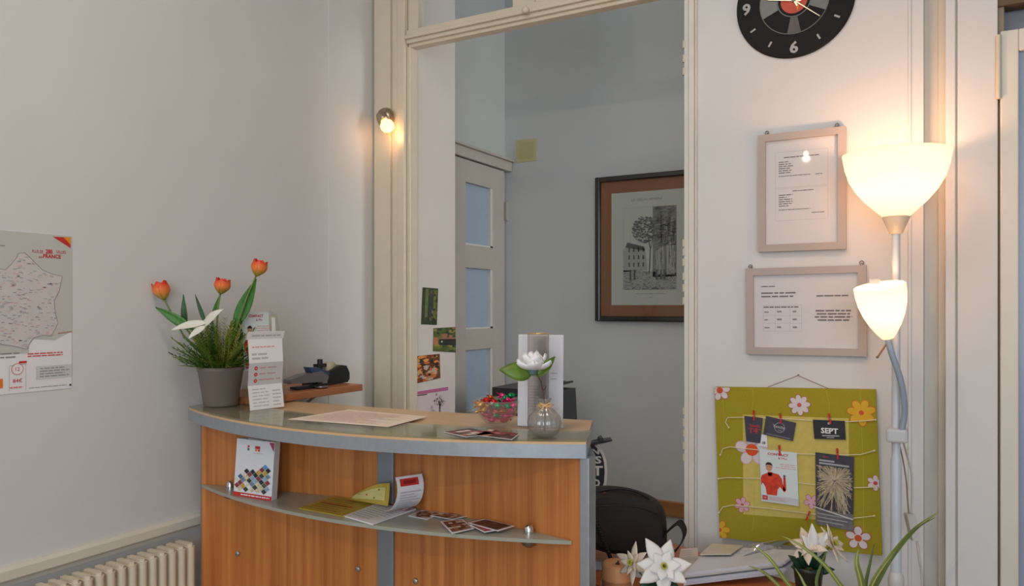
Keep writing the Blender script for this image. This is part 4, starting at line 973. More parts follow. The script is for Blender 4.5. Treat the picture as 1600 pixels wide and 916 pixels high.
# printer: body px 733..912
DP = 2.95
a = dep(733, 607, DP); b = dep(912, 620, 3.02)
bp = M('printer_black', (40, 42, 46), .38, vary=.05); bp2 = M('printer_dark_grey', (62, 64, 68), .3)
PX0, PX1 = dep(735, 600, 2.98).x, -1.305
t = thing('printer', 'black multifunction printer on the desk behind the counter', 'printer', ((PX0+PX1)/2, 2.8, ZD))
zt1 = on(760, 604, 'y', 2.70).z; zt2 = on(905, 617, 'y', 2.68).z
m = MB(); m.prism([(PX0, 2.68), (PX0+(PX1-PX0)*.60, 2.68), (PX0+(PX1-PX0)*.60, 2.93), (PX0, 2.93)], ZD, zt1, bp); m.build('scanner_body', t, bevel=.012)
xq = PX0+(PX1-PX0)*.60
m = MB(); m.ext([(xq, 2.68, ZD), (PX1+.006, 2.68, ZD), (PX1-.01, 2.68, zt2), (xq, 2.68, zt2)], (0, .22, 0), bp); m.build('paper_feed', t, bevel=.006)
m = MB(); m.box((PX1-.085, 2.676, zt2-.085), (PX1-.045, 2.679, zt2-.035), bp2); m.build('control_panel', t)
m = MB(); zz = on(890, 606, 'y', 2.72).z; m.ext([(PX1-.20, 2.72, zt2+.002), (PX1-.03, 2.72, zz+.008), (PX1-.03, 2.72, zz), (PX1-.10, 2.72, zt2-.0)], (0, .2, 0), bp); m.build('paper_tray', t)
m = MB(); m.ext([(PX0+.12, 2.74, zt1), (PX0+.20, 2.74, zt1), (PX0+.24, 2.74, zt1+.02), (PX0+.17, 2.74, zt1+.014)], (0, .16, 0), M('printer_grey_lid', (104, 104, 102), .4)); m.build('document_feeder', t)

# swivel chair glimpsed past the counter end
CH = dep(922, 740, 2.62); CH.z = 0
t = thing('office_chair', 'office chair with a black and white lettered back, between counter end and back room', 'chair', CH)
cw = M('chair_cover_white', (196, 194, 188), .8, vary=.05); cb = M('chair_print_navy', (26, 28, 44), .7)
zc = CAM_H-(738-480)/F_PX*2.62
yaw = TH; bc = CH+V((0, 0, zc))-RGT*.075
m = MB(); vs = []; pts = []
for i in range(28): an = 2*PI*i/28; pts.append((abs(math.cos(an))**.8*math.copysign(1, math.cos(an))*.135, abs(math.sin(an))**.8*math.copysign(1, math.sin(an))*.125))
m.ext([bc+RGT*x+UZ*z for x, z in pts], FWD*.055, cw, True); m.build('backrest', t, bevel=.012)
s = Sheet(bc-FWD*.001, RGT, UZ)
s.poly([(x*.93, z*.93) for x, z in pts], cb, 1)
for txt, a_, b_, h_ in (('BERLIN', .0, .062, .022), ('PARIS', .0, .030, .026), ('EAT', .035, -.012, .034), ('GO TO', .01, -.05, .026), ('NOW', .02, -.085, .024)): s.text(txt, .122-abs(b_)*.25, b_, h_, cw, 2, align='r', w=h_*len(txt)*.95, bold=True)
s.mb.build('printed_cover', t)
m = MB(); m.ext([CH+V((0, 0, .47))-RGT*.25+FWD*.04+UZ*0, CH+V((0, 0, .47))+RGT*.13+FWD*.04, CH+V((0, 0, .47))+RGT*.13+FWD*.40, CH+V((0, 0, .47))-RGT*.25+FWD*.40], (0, 0, .06), blackp); m.build('seat', t, bevel=.015)
cc = CH-RGT*.06+FWD*.22
m = MB(); m.tube([cc+V((0, 0, .08)), cc+V((0, 0, .47))], .025, blackp, 12); m.build('gas_column', t)
m = MB()
for k in range(5): an = 2*PI*k/5; m.tube([cc+V((0, 0, .09)), cc+V((math.cos(an)*.24, math.sin(an)*.24, .055))], [.02, .014], blackp, 8); m.ball(cc+V((math.cos(an)*.24, math.sin(an)*.24, .027)), .027, blackp)
m.build('star_base', t)
m = MB(); m.tube([cc+V((0, 0, .46))-FWD*.15, bc+FWD*.05-UZ*.14, bc+FWD*.06], .016, blackp, 8); m.build('back_support', t)
arm0 = dep(925, 699, 2.60); arm1 = dep(957, 687, 2.60)
m = MB(); m.ext([dep(920, 698, 2.55), dep(956, 690, 2.60), dep(957, 687, 2.60), dep(944, 689, 2.60), dep(942, 684, 2.6), dep(937, 686, 2.6), dep(936, 690, 2.6), dep(920, 693, 2.55)], FWD*.05, blackp); m.build('armrest', t, bevel=.002)
m = MB(); m.tube([dep(922, 696, 2.585), dep(912, 760, 2.62), CH+V((0, 0, .50))-RGT*.02+FWD*.06], .012, blackp, 8); m.build('armrest_support', t)

# ============================================================ RIGHT WALL
# record clock
s = Sheet((-.4, B-.006, 1.4), UX, UZ); ca, cb_ = s.px(1241, 2); R_ = ca-s.px(1153.5, 2)[0]
R_ = cb_-s.px(1241, 90)[1]
t = thing('wall_clock', 'round black record-style wall clock with grey numerals, cut by the top of the photo', 'clock', s.pt(ca, cb_))
vin = M('vinyl_black', (18, 18, 20), .55, vary=.02, spec=.2); cn = s.pt(ca, cb_)
m = MB(); m.lathe([(0, .004), (R_*.99, .004), (R_, .002), (R_, -.004), (0, -.004)], cn, vin, 72, axis=(0, -1, 0), smooth=False)
s = Sheet(cn+V((0, -.0045, 0)), UX, UZ, m); num = M('numeral_grey', (166, 166, 164), .5)
for h in range(12):
    an = PI/2-h*PI/6; r0 = R_*.82
    if h % 3 == 0: tx = {0: '12', 3: '3', 6: '6', 9: '9'}[h]; s.text(tx, r0*math.cos(an)*1.0, r0*math.sin(an)-R_*.11, R_*.215, num, 2, align='c', w=R_*.145*len(tx), bold=True)
    else: s.line([(R_*.765*math.cos(an), R_*.765*math.sin(an)), (R_*.865*math.cos(an), R_*.865*math.sin(an))], R_*.032, num, 2)
def ring(s, r0, r1, mat, k, a0=0, a1=2*PI, n=48):
    for i in range(n):
        x, y = a0+(a1-a0)*i/n, a0+(a1-a0)*(i+1)/n
        s.poly([(r0*math.cos(x), r0*math.sin(x)), (r1*math.cos(x), r1*math.sin(x)), (r1*math.cos(y), r1*math.sin(y)), (r0*math.cos(y), r0*math.sin(y))], mat, k)
ring(s, R_*.575, R_*.59, M('groove_grey', (84, 84, 84), .4), 2); ring(s, R_*.27, R_*.285, M('groove_grey2', (100, 104, 104), .4), 2)
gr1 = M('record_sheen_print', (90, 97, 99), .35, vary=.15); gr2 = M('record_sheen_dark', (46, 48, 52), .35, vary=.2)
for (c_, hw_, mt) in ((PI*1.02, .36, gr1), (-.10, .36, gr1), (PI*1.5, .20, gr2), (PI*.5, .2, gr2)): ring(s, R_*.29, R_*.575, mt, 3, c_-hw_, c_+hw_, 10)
s.disc(0, 0, R_*.225, M('orange_record_label', (186, 60, 26), .45, vary=.15, scale=30), 3, 40); s.poly([(R_*.02, 0), (R_*.10, 0), (R_*.06, -R_*.2)], M('yellow_flame', (226, 140, 40), .5), 4); s.disc(0, R_*.08, R_*.06, M('yellow_flame'), 4)
s.mb.build('clock_disc', t)
brass = M('clock_hand_metal', (206, 190, 168), .3, .7); c2 = cn+V((0, -.009, 0))
def hand(px, py, w):
    q_ = on(px, py, 'y', c2.y); m = MB(); d_ = (q_-c2).normalized(); n_ = V((d_.z, 0, -d_.x))*w
    m.ext([c2-n_-d_*.02, c2+n_-d_*.02, q_+n_*.5, q_-n_*.5], (0, -.001, 0), brass); m.build('clock_hand', t)
hand(1281, 25, .0016); hand(1200, 0, .0026); hand(1215, -40, .002)
m = MB(); m.lathe([(0, .013), (.006, .011), (.008, .004), (.008, 0)], cn, chrome, 20, axis=(0, -1, 0)); m.build('centre_pin', t)

# framed notices
def notice(name, corners_l, corners_r, inner_px, label, fn, eyes):
    yv = B-.020
    s = Sheet((-.4, yv, 1.4), UX, UZ)
    (tlx, tly), (blx, bly) = corners_l; (trx, try_), (brx, bry) = corners_r
    tl, bl_, tr_, br_ = s.px(tlx, tly), s.px(blx, bly), s.px(trx, try_), s.px(brx, bry)
    cen = ((tl[0]+bl_[0]+tr_[0]+br_[0])/4, (tl[1]+bl_[1]+tr_[1]+br_[1])/4)
    w = ((tr_[0]+br_[0])-(tl[0]+bl_[0]))/2; h = ((tl[1]+tr_[1])-(bl_[1]+br_[1]))/2
    rot = math.atan2((tr_[1]-tl[1]+br_[1]-bl_[1])/2, w)
    u = V((math.cos(rot), 0, math.sin(rot))); v = V((-math.sin(rot), 0, math.cos(rot)))
    o = s.pt(*cen)-u*w/2-v*h/2; S = Sheet(o, u, v); f = .0205
    t = thing('framed_notice', label, 'framed notice', S.pt(w/2, 0)); fm = M('pale_wood_frame', (176, 164, 158), .5, vary=.03)
    m = MB()
    for a0, b0, a1, b1 in ((0, 0, f, h), (w-f, 0, w, h), (f, 0, w-f, f), (f, h-f, w-f, h)):
        m.ext([S.pt(a0, b0), S.pt(a1, b0), S.pt(a1, b1), S.pt(a0, b1)], (0, .018, 0), fm)
    m.build('frame', t, bevel=.0015)
    D = Sheet(S.pt(0, 0, -.010), u, v); D.slab(f, f, w-f, h-f, .002, M('notice_paper', (226, 224, 226), .5, vary=.008)); fn(D, w, h, f); D.mb.build('notice_sheet', t)
    m = MB(); m.ext([S.pt(f, f, -.0055), S.pt(w-f, f, -.0055), S.pt(w-f, h-f, -.0055), S.pt(f, h-f, -.0055)], (0, .0012, 0), clear('notice_glass', (.97, .97, .97), .02, .02, 1.4)); m.build('glass_pane', t)
    wire = M('hook_metal', (120, 104, 96), .4, .7)
    for e in eyes:
        p_ = S.pt(w*e, h+.006, -.012); m = MB(); m.tube([p_+u*math.cos(a)*.005+v*math.sin(a)*.006 for a in [2*PI*i/12 for i in range(13)]], .0012, wire, 6); m.tube([p_+V((0, -.002, 0)), p_+V((0, .0118, 0))], .0016, wire, 6); m.build('hanging_eye', t)
def doc1(D, w, h, f):
    W, H = w, h; ink = M('typed_ink', (126, 118, 120), .6)
    for y0, y1 in ((.54, .84), (.26, .53)): D.line([(W*.20, H*y0), (W*.20, H*y1), (W*.80, H*y1), (W*.80, H*y0), (W*.20, H*y0)], .0006, ink_l, 1)
    D.bars(W*.30, H*.785, W*.70, H*.80, 1, ink, 1, 2, .55, (1, 1)); D.bars(W*.40, H*.50, W*.64, H*.512, 1, ink, 2, 2, .55, (1, 1))
    D.bars(W*.24, H*.655, W*.42, H*.765, 6, ink, 3, 2, .40, (.5, 1)); D.bars(W*.24, H*.63, W*.60, H*.642, 1, ink, 4, 2, .5, (1, 1)); D.bars(W*.66, H*.628, W*.74, H*.640, 1, ink, 5, 2, .5, (1, 1))
    D.bars(W*.24, H*.375, W*.42, H*.485, 6, ink, 6, 2, .40, (.5, 1)); D.bars(W*.24, H*.345, W*.60, H*.357, 1, ink, 7, 2, .5, (1, 1)); D.bars(W*.62, H*.31, W*.76, H*.322, 1, ink, 8, 2, .55, (1, 1))
notice('a', ((1183.2, 211.5), (1185, 394)), ((1319.8, 197), (1323.5, 389)), None, 'upright pale-framed typed notice between the record clock and the wider notice', doc1, (.10, .90))
def doc2(D, w, h, f):
    W, H = w, h; ink = M('typed_ink', (126, 118, 120), .6)
    D.bars(W*.13, H*.775, W*.25, H*.80, 1, ink, 1, 2, .45, (1, 1)); D.bars(W*.13, H*.65, W*.43, H*.73, 2, ink, 2, 2, .42, (.7, 1)); 
    x0, x1, z0, z1 = .145, .475, .27, .57
    for i, xx in enumerate((x0, x0+.105, x0+.23, x1)): D.line([(W*xx, H*z0), (W*xx, H*z1)], .0006, ink_l, 1)
    for zz in (z0, .36, .45, z1): D.line([(W*x0, H*zz), (W*x1, H*zz)], .0006, ink_l, 1)
    D.bars(W*.15, H*.535, W*.45, H*.56, 1, ink, 3, 2, .6, (1, 1)); 
    for i, zz in enumerate((.475, .385, .295)): D.bars(W*.155, H*zz, W*.205, H*(zz+.03), 1, ink_g, 3+i, 2, .5); D.bars(W*.265, H*zz, W*.31, H*(zz+.04), 1, ink_g, 5+i, 2, .5); D.bars(W*.40, H*zz, W*.44, H*(zz+.04), 1, ink_g, 8+i, 2, .5)
    D.bars(W*.60, H*.655, W*.86, H*.685, 1, ink, 11, 2, .5, (1, 1)); D.bars(W*.57, H*.38, W*.90, H*.52, 4, ink, 12, 2, .48, (.75, 1), 'c')
notice('b', ((1164, 420.5), (1167.5, 553)), ((1352, 413.5), (1355.5, 558)), None, 'wide pale-framed notice with a small printed table, above the green pin board', doc2, (.035, .965))

# lime pin board
yv = B-.022; s = Sheet((-.4, yv, 1.4), UX, UZ)
tl, tr_, br_, bl_ = s.px(1118.6, 604), s.px(1372.6, 610.6), s.px(1374.3, 867.3), s.px(1122, 841)
cen = ((tl[0]+tr_[0]+br_[0]+bl_[0])/4, (tl[1]+tr_[1]+br_[1]+bl_[1])/4); w = ((tr_[0]+br_[0])-(tl[0]+bl_[0]))/2; h = ((tl[1]+tr_[1])-(bl_[1]+br_[1]))/2
rot = math.atan2((tr_[1]-tl[1]+br_[1]-bl_[1])/2, w); u = V((math.cos(rot), 0, math.sin(rot))); v = V((-math.sin(rot), 0, math.cos(rot)))
S = Sheet(s.pt(*cen)-u*w/2-v*h/2, u, v)
t = thing('pin_board', 'square lime-green fabric pin board with flower patches, hanging below the framed notices', 'pin board', S.pt(w/2, 0))
lime_f = M('lime_fabric', (160, 148, 26), .8, vary=.05, scale=200, bump=.3)
S.mb = MB(); S.slab(0, 0, w, h, .018, lime_f); S.mb.build('fabric_panel', t, bevel=.003)
def SP(pts): return S.P(pts)
S.mb = MB(); S.poly(SP([(1161.5, 804), (1327, 816), (1326, 654), (1160.5, 648)]), M('pale_yellow_fabric', (204, 186, 100), .8, vary=.06, scale=60), 1); S.mb.build('centre_patch', t)
S.mb = MB(); vein = M('light_green_stitch', (176, 176, 50), .7)
for x0, y0, x1, y1 in ((1176, 608, 1175, 640), (1129, 612, 1130, 700), (1291, 610, 1296, 650), (1344, 612, 1350, 850), (1178, 760, 1176, 830)): S.line(SP([(x0, y0), ((x0+x1)/2+2, (y0+y1)/2), (x1, y1)]), .0012, vein, 2)
S.mb.build('stitching', t)
fl_w = M('flower_white', (214, 206, 208), .8, vary=.04); fl_p = M('flower_pink', (214, 170, 182), .8, vary=.06); fl_y = M('flower_yellow', (218, 172, 44), .8, vary=.05); fl_o = M('flower_rose_edge', (190, 74, 84), .8); fl_c = M('flower_centre_orange', (200, 84, 40), .8); fl_oe = M('flower_ochre_edge', (200, 110, 40), .8)
def flower(px, py, r_px, n, pet, edge, cen_, rot_=0., clip=None, cr=.30, k=3, plen=.62):
    S.mb = MB(); a, b = S.px(px, py); r = (S.px(px+r_px, py)[0]-a)
    def cl(p):
        return (min(w-.0005, max(.0005, p[0])), min(h-.0005, max(.0005, p[1])))
    for kk, (sc_, mt) in enumerate(((1., edge), (.86, pet))):
        for i in range(n):
            an = rot_+2*PI*i/n; cx_, cy_ = a+math.cos(an)*r*plen*.98, b+math.sin(an)*r*plen*.98; pts = []
            for j in range(16):
                q_ = 2*PI*j/16; x, y = math.cos(q_)*r*.40*sc_, math.sin(q_)*r*.34*sc_*(5/n)**.5
                pts.append(cl((cx_+x*math.cos(an)-y*math.sin(an), cy_+x*math.sin(an)+y*math.cos(an))))
            S.poly(pts, mt, k+kk+.1*i)
    pts = []
    for j in range(20): q_ = 2*PI*j/20; pts.append(cl((a+math.cos(q_)*r*.36, b+math.sin(q_)*r*.36)))
    S.poly(pts, pet, k+2.3)
    pts = [cl((a+math.cos(2*PI*j/20)*r*cr, b+math.sin(2*PI*j/20)*r*cr)) for j in range(20)]
    S.poly(pts, cen_, k+3)
    S.mb.build('flower_patch', t)
flower(1125, 610, 17, 6, fl_w, fl_o, fl_c, .2)
flower(1249, 633, 18, 8, fl_w, fl_o, M('flower_brick', (196, 96, 84), .8), .1, cr=.2)
flower(1346, 645, 24, 7, fl_y, fl_oe, fl_c, .3, cr=.17)
flower(1175, 703, 27, 5, fl_w, fl_p, M('flower_tangerine', (216, 84, 30), .8), -.9, cr=.36)
flower(1160, 789, 13, 6, fl_p, fl_o, fl_o, .3, cr=.2)
flower(1125, 828, 16, 6, fl_y, fl_oe, fl_c, .1, cr=.18)
flower(1368, 755, 14, 6, fl_w, fl_o, fl_o, .5, cr=.25)
flower(1341, 841, 21, 5, fl_w, fl_o, fl_c, .3, cr=.28)
flower(1268, 784, 13, 5, fl_p, fl_o, fl_p, .9, cr=.2)
# cords
cord_m = M('cotton_cord', (222, 214, 176), .8)
def cord(pts):
    m = MB(); P = [S.pt(*S.px(*p), l=.0045) for p in pts]; 
    Q = []
    for i in range(len(P)-1):
        for k in range(4): Q.append(P[i].lerp(P[i+1], k/4))
    Q.append(P[-1]); m.tube(Q, .0014, cord_m, 6); m.ball(Q[0], .0030, cord_m, 8, 6); m.ball(Q[-1], .0030, cord_m, 8, 6); m.build('cord', t)
cord([(1139, 668), (1134, 660), (1137, 652.5), (1162, 652), (1240, 655), (1300, 659), (1345, 658), (1368, 656)])
cord([(1126, 711), (1130, 701), (1142, 698), (1165, 701), (1250, 709), (1310, 711), (1345, 710), (1366, 704)])
cord([(1123, 748), (1135, 746), (1200, 748), (1270, 757), (1330, 762), (1365, 761)])
cord([(1124, 801), (1130, 792), (1145, 789), (1200, 794), (1270, 803), (1330, 810), (1366, 806)])
# hanging string above the board
m = MB(); s2 = Sheet(S.o+V((0, .010, 0)), UX, UZ)
pts = [s2.pt(*s2.px(1200, 605)), s2.pt(*s2.px(1247, 587)), s2.pt(*s2.px(1295, 607.5))]; m.tube(pts, .0011, M('jute_string', (150, 112, 92), .8), 6)
m.tube([pts[1]+V((0, -.002, .001)), pts[1]+V((0, .0118, .001))], .0018, M('hook_metal'), 8); m.build('hanging_string', t)
# cards pegged to the cords
K = Sheet(S.o+S.n*.0068, u, v)
def card(name, corners, label, cat, fn, mat, t_=.0012):
    K.mb = MB(); q_ = K.P(corners); K.slabp(q_, t_, mat); fn(q_); K.mb.build(name, label=label, cat=cat)
slate = M('slate_card', (60, 60, 72), .5); black_c = M('black_card', (26, 26, 32), .45); rc_ = M('card_crimson', (176, 50, 60), .5); lg = M('card_silver', (164, 166, 170), .5)
def k_text(q_, t_, u_, v_, hh_, mat, ww, rot_=0.): a, b = bil(q_, u_, v_); K.text(t_, a, b, hh_, mat, 2, w=ww, align='c', rot=rot_, bold=True)
def qr(q_, u0, v0, u1, v1, mat, k=1): K.poly([bil(q_, u0, v0), bil(q_, u1, v0), bil(q_, u1, v1), bil(q_, u0, v1)], mat, k)
def c1_(q_): 
    k_text(q_, 'Valentin', .55, .60, .009, rc_, .030, -.05); k_text(q_, '14', .55, .36, .016, rc_, .022); qr(q_, .2, .52, .95, .55, rc_, 1)
card('pegged_card', [(1166, 690), (1188, 693), (1192, 653.5), (1163, 650)], 'narrow slate card with crimson lettering, leftmost on the green board', 'card', c1_, slate)
K.mb = MB(); q_ = K.P([(1184, 697), (1199, 699), (1198, 680), (1186, 679)]); K.o = K.o+S.n*-.0015; K.slabp(q_, .0010, whiteg); k_text(q_, '18', .62, .2, .008, ink, .009); K.mb.build('pegged_card', label='small white slip reading 18 behind the narrow slate card', cat='card'); K.o = K.o-S.n*-.0015
def c2_(q_):
    a, b = bil(q_, .5, .55); r_ = .013
    for i in range(24): x, y = 2*PI*i/24, 2*PI*(i+1)/24; K.poly([(a+r_*math.cos(x), b+r_*math.sin(x)), (a+r_*1.1*math.cos(x), b+r_*1.1*math.sin(x)), (a+r_*1.1*math.cos(y), b+r_*1.1*math.sin(y)), (a+r_*math.cos(y), b+r_*math.sin(y))], lg, 1)
    K.text('Yoncha', a-.003, b-.002, .009, lg, 3, w=.034, align='c', rot=-.2, bold=True); qr(q_, .1, .08, .9, .10, lg, 1); K.text('CLUB', a, b-.010, .004, lg, 2, w=.012, align='c', rot=-.2)
card('pegged_card', [(1192.5, 679), (1239, 689.5), (1244, 661), (1197, 650)], 'tilted slate card with a pale round emblem on the green board', 'card', c2_, slate)
def c3_(q_): k_text(q_, 'SEPT', .5, .30, .0155, white, .044, -.02); qr(q_, .26, .16, .80, .22, lg, 1); qr(q_, .40, .07, .64, .11, lg, 1); a, b = bil(q_, .50, .84); K.disc(a, b, .0035, lg, 1)
card('pegged_card', [(1272.5, 686), (1321.5, 687.5), (1320, 658), (1270, 656)], 'black card reading SEPT pegged on the right of the green board', 'card', c3_, black_c)
q_ = K.P([(1189.5, 783), (1248, 791), (1250, 706.5), (1191, 702)])
uu = V((q_[1][0]-q_[0][0], q_[1][1]-q_[0][1])); vv = V((q_[3][0]-q_[0][0], q_[3][1]-q_[0][1]))
contact_card(K.pt(*q_[0]), K.u*uu.x+K.v*uu.y, S.v, uu.length, vv.length, 'flyer', 'white flyer headed CONTACT with a red muscular figure, pegged to the green board', 'flyer')
def c5_(q_):
    r_ = random.Random(8); root = M('root_tan', (184, 170, 140), .55, vary=.2, scale=60); root2 = M('root_dark_tan', (140, 128, 104), .55, vary=.2, scale=60)
    qr(q_, 0, .0, 1, .22, M('brick_grey', (110, 108, 112), .55, vary=.3, scale=80), 1)
    for i in range(260):
        an = r_.uniform(-PI, PI); L = r_.uniform(.3, .95); u_, v_ = .5+.05*math.cos(an), .66+.03*math.sin(an); pts = [bil(q_, u_, v_)]; aa = an
        for k in range(7):
            aa += r_.uniform(-.3, .3); u_ += math.cos(aa)*L/7; v_ += math.sin(aa)*L/7*.62
            if not (.02 < u_ < .98 and .20 < v_ < .84): break
            pts.append(bil(q_, u_, v_))
        if len(pts) > 1: K.line(pts, r_.uniform(.0009, .0022), r_.choice([root, root, root2]), 2+.01*i)
    K.disc(*bil(q_, .5, .67), .005, root, 3.5)
    k_text(q_, 'Dinan', .27, .945, .0045, M('card_crimson'), .014); qr(q_, .1, .89, .50, .915, lg, 4); qr(q_, .1, .85, .88, .875, lg, 4)
    for i in range(3): qr(q_, .04, .15-.05*i, .95-.1*i, .165-.05*i, lg, 4)
card('flyer', [(1275, 819), (1333, 830), (1334.5, 714.5), (1274, 707)], 'tall dark flyer with a pale tangle of roots, pegged to the green board', 'flyer', c5_, M('flyer_dark', (52, 52, 62), .5, vary=.2, scale=60))
# white strap crossing the tall flyer
m = MB(); a_ = K.pt(*K.px(1271, 791), l=.002); b_ = K.pt(*K.px(1333, 812), l=.002); m.tube([a_+S.n*.0012, b_+S.n*.0012], .0040, M('white_ribbon', (214, 214, 214), .6), 10, flat=.35); m.build('ribbon', label='thin white ribbon running slantwise across the tall root flyer', cat='ribbon')
# red pegs
pegm = M('red_peg', (204, 30, 22), .45)
peg0 = None
for (x0, y0, x1, y1, lab) in ((1178, 641, 1179, 657, 'small red peg holding the narrow slate card'), (1219.5, 646, 1220.5, 662, 'small red peg holding the tilted slate card with the emblem'), (1295.5, 646, 1298, 662, 'small red peg holding the black SEPT card'),
                              (1218, 695, 1219, 712, 'small red peg holding the white CONTACT flyer'), (1308.5, 699.5, 1309.5, 718, 'small red peg holding the tall root flyer'), (1265.5, 799, 1260, 813, 'loose red peg clipped low on the bottom cord of the green board')):
    p = K.pt(*K.px((x0+x1)/2, (y0+y1)/2), l=.0004)
    if peg0 is None:
        peg0 = thing('clothes_peg', lab, 'peg', p, 'small red pegs on the green board')
        for sx in (-1, 1):
            m = MB(); m.mats = []; lo = p+V((sx*.0012-.0011, -.0060, -.0145)); hi = p+V((sx*.0012+.0011, 0, .0145))
            m.box(lo, hi, pegm, Matrix.Rotation(sx*.03, 3, 'Y'), p); m.build('peg_leg', peg0, bevel=.0004)
        m = MB(); m.tube([p+V((-.0030, -.0064, 0)), p+V((.0030, -.0064, 0))], .0009, steel, 6); m.build('peg_spring', peg0); o = peg0
    else: o = copy_tree(peg0); o.location = p; o['label'] = lab; o['_w'] = tuple(p)
    o.rotation_euler = (0, math.atan2(x1-x0, y1-y0)*-1 if (x0-x1) else 0, 0)
    if lab.startswith('loose'): o.rotation_euler = (0, .38, 0)

# ============================================================ FLOOR LAMP
wp_ = M('lamp_white_enamel', (206, 204, 200), .35); LB = dep(1400, 900, 1.875); LX, LY = LB.x, LB.y
def ldep(px, py): return dep(px, py, (LX*FWD.x+LY*FWD.y))
DL = LX*FWD.x+LY*FWD.y
t = thing('floor_lamp', 'white floor lamp with a large lit uplighter bowl and a small lit reading shade', 'floor lamp', (LX, LY, 0))
m = MB(); m.lathe([(0, .0), (.135, .0), (.138, .006), (.130, .016), (.03, .022), (.018, .035), (0, .035)], (LX, LY, 0), wp_, 40); m.build('base', t)
zr = ldep(1400, 240).z; zn = ldep(1400, 340).z; zk = ldep(1400, 365).z
m = MB(); m.lathe([(.0125, .02), (.0125, 1.02), (.010, 1.03), (.0095, zk)], (LX, LY, 0), M('lamp_pole_paint', (196, 204, 212), .35), 20); m.build('pole', t)
zj = ldep(1400, 905).z; m = MB(); m.lathe([(.0125, -.03), (.018, -.02), (.019, 0), (.016, .012), (.0125, .018)], (LX, LY, zj), wp_, 20); m.build('pole_joint', t)
m = MB(); m.lathe([(.0100, -.002), (.0150, .0), (.0315, zn-zk), (.030, zn-zk+.004), (0, zn-zk+.004)], (LX, LY, zk), M('lamp_cup', (214, 196, 176), .4), 28); m.build('shade_holder', t)
def shade_mat(name, e):
    m_ = bpy.data.materials.new(name); m_.use_nodes = True; nt = m_.node_tree; nt.nodes.clear(); o_ = nt.nodes.new('ShaderNodeOutputMaterial')
    tr = nt.nodes.new('ShaderNodeBsdfTranslucent'); tr.inputs[0].default_value = (.75, .55, .34, 1); df = nt.nodes.new('ShaderNodeBsdfDiffuse'); df.inputs[0].default_value = (.55, .5, .42, 1)
    em = nt.nodes.new('ShaderNodeEmission'); em.inputs[1].default_value = e
    tc = nt.nodes.new('ShaderNodeTexCoord'); sp_ = nt.nodes.new('ShaderNodeSeparateXYZ'); r = nt.nodes.new('ShaderNodeValToRGB')
    r.color_ramp.elements[0].position = .0; r.color_ramp.elements[0].color = (1, .62, .34, 1); r.color_ramp.elements[1].position = 1.0; r.color_ramp.elements[1].color = (1, .66, .38, 1); x = r.color_ramp.elements.new(.35); x.color = (1, .74, .52, 1)
    nt.links.new(tc.outputs['Generated'], sp_.inputs[0]); nt.links.new(sp_.outputs[2], r.inputs[0]); nt.links.new(r.outputs[0], em.inputs[0])
    m1 = nt.nodes.new('ShaderNodeMixShader'); m1.inputs[0].default_value = .6; nt.links.new(df.outputs[0], m1.inputs[1]); nt.links.new(tr.outputs[0], m1.inputs[2])
    ad = nt.nodes.new('ShaderNodeAddShader'); nt.links.new(m1.outputs[0], ad.inputs[0]); nt.links.new(em.outputs[0], ad.inputs[1]); nt.links.new(ad.outputs[0], o_.inputs[0]); return m_
Rr = 77.5/F_PX*DL; H_ = zr-zn
prof = [(.028, 0), (.045, H_*.10), (.070, H_*.25), (.092, H_*.42), (.108, H_*.60), (.117, H_*.78), (Rr*.985, H_*.93), (Rr, H_)]
prof = [(r*Rr/.1231 if i < 6 else r, z) for i, (r, z) in enumerate(prof)]
m = MB(); m.lathe(prof+[(Rr-.003, H_-.001)]+[(r-.004, z+.001) for r, z in reversed(prof[:-1])], (LX, LY, zn), shade_mat('lit_bowl_glass', 1.15), 56); m.build('bowl_shade', t)
MB().ball((LX, LY, zn+H_*.42), .028, M('lit_bulb'), 16, 12).build('bulb', t)
point('floor_lamp_light', (LX, LY, zn+H_*.66), (1, .52, .30), P_LAMP, .02)
# reading shade
c_top = dep(1374, 447, DL-.05); c_bot = dep(1387, 529, DL-.035)
ax = (c_bot-c_top).normalized(); L = (c_bot-c_top).length; rt = 37.5/F_PX*(DL-.05)
m = MB(); pr = [(rt, 0), (rt*.99, L*.15), (rt*.93, L*.35), (rt*.80, L*.55), (rt*.60, L*.75), (rt*.36, L*.92), (rt*.22, L)]
m.lathe(pr+[(r-.003, z-.002) for r, z in reversed(pr)], c_top, shade_mat('lit_reading_glass', 1.2), 40, axis=ax); m.build('reading_shade', t)
MB().ball(c_top+ax*L*.4, .018, M('lit_bulb'), 14, 10).build('bulb', t)
point('reading_light', c_top+ax*L*.25, (1, .62, .32), P_READ, .02)
m = MB(); m.box(dep(1363, 444, DL-.05)-V((.006, .004, 0)), dep(1372, 439, DL-.05)+V((.004, .004, .004)), wp_); m.build('shade_clip', t)
m = MB(); m.tube([dep(1388, 533, DL-.035), dep(1372, 557, DL-.05)], .0022, M('brown_switch_rod', (150, 104, 70), .5), 8); m.ball(dep(1371, 558, DL-.05), .0034, M('brown_switch_rod')); m.build('switch_rod', t)
gooseneck = M('grey_blue_arm', (150, 164, 180), .4)
zc_ = ldep(1403, 677).z
P = [c_bot-ax*.004, dep(1393, 552, DL-.045), dep(1406, 590, DL-.045), dep(1412, 620, DL-.04), dep(1413, 650, DL-.03), V((LX+.012, LY-.022, zc_+.004))]
def smooth(P, n=5):
    Q = []
    for i in range(len(P)-1):
        p0, p1, p2, p3 = P[max(0, i-1)], P[i], P[i+1], P[min(len(P)-1, i+2)]
        for k in range(n):
            x = k/n; Q.append(.5*((2*p1)+(p2-p0)*x+(2*p0-5*p1+4*p2-p3)*x*x+(3*p1-p0-3*p2+p3)*x**3))
    return Q+[P[-1]]
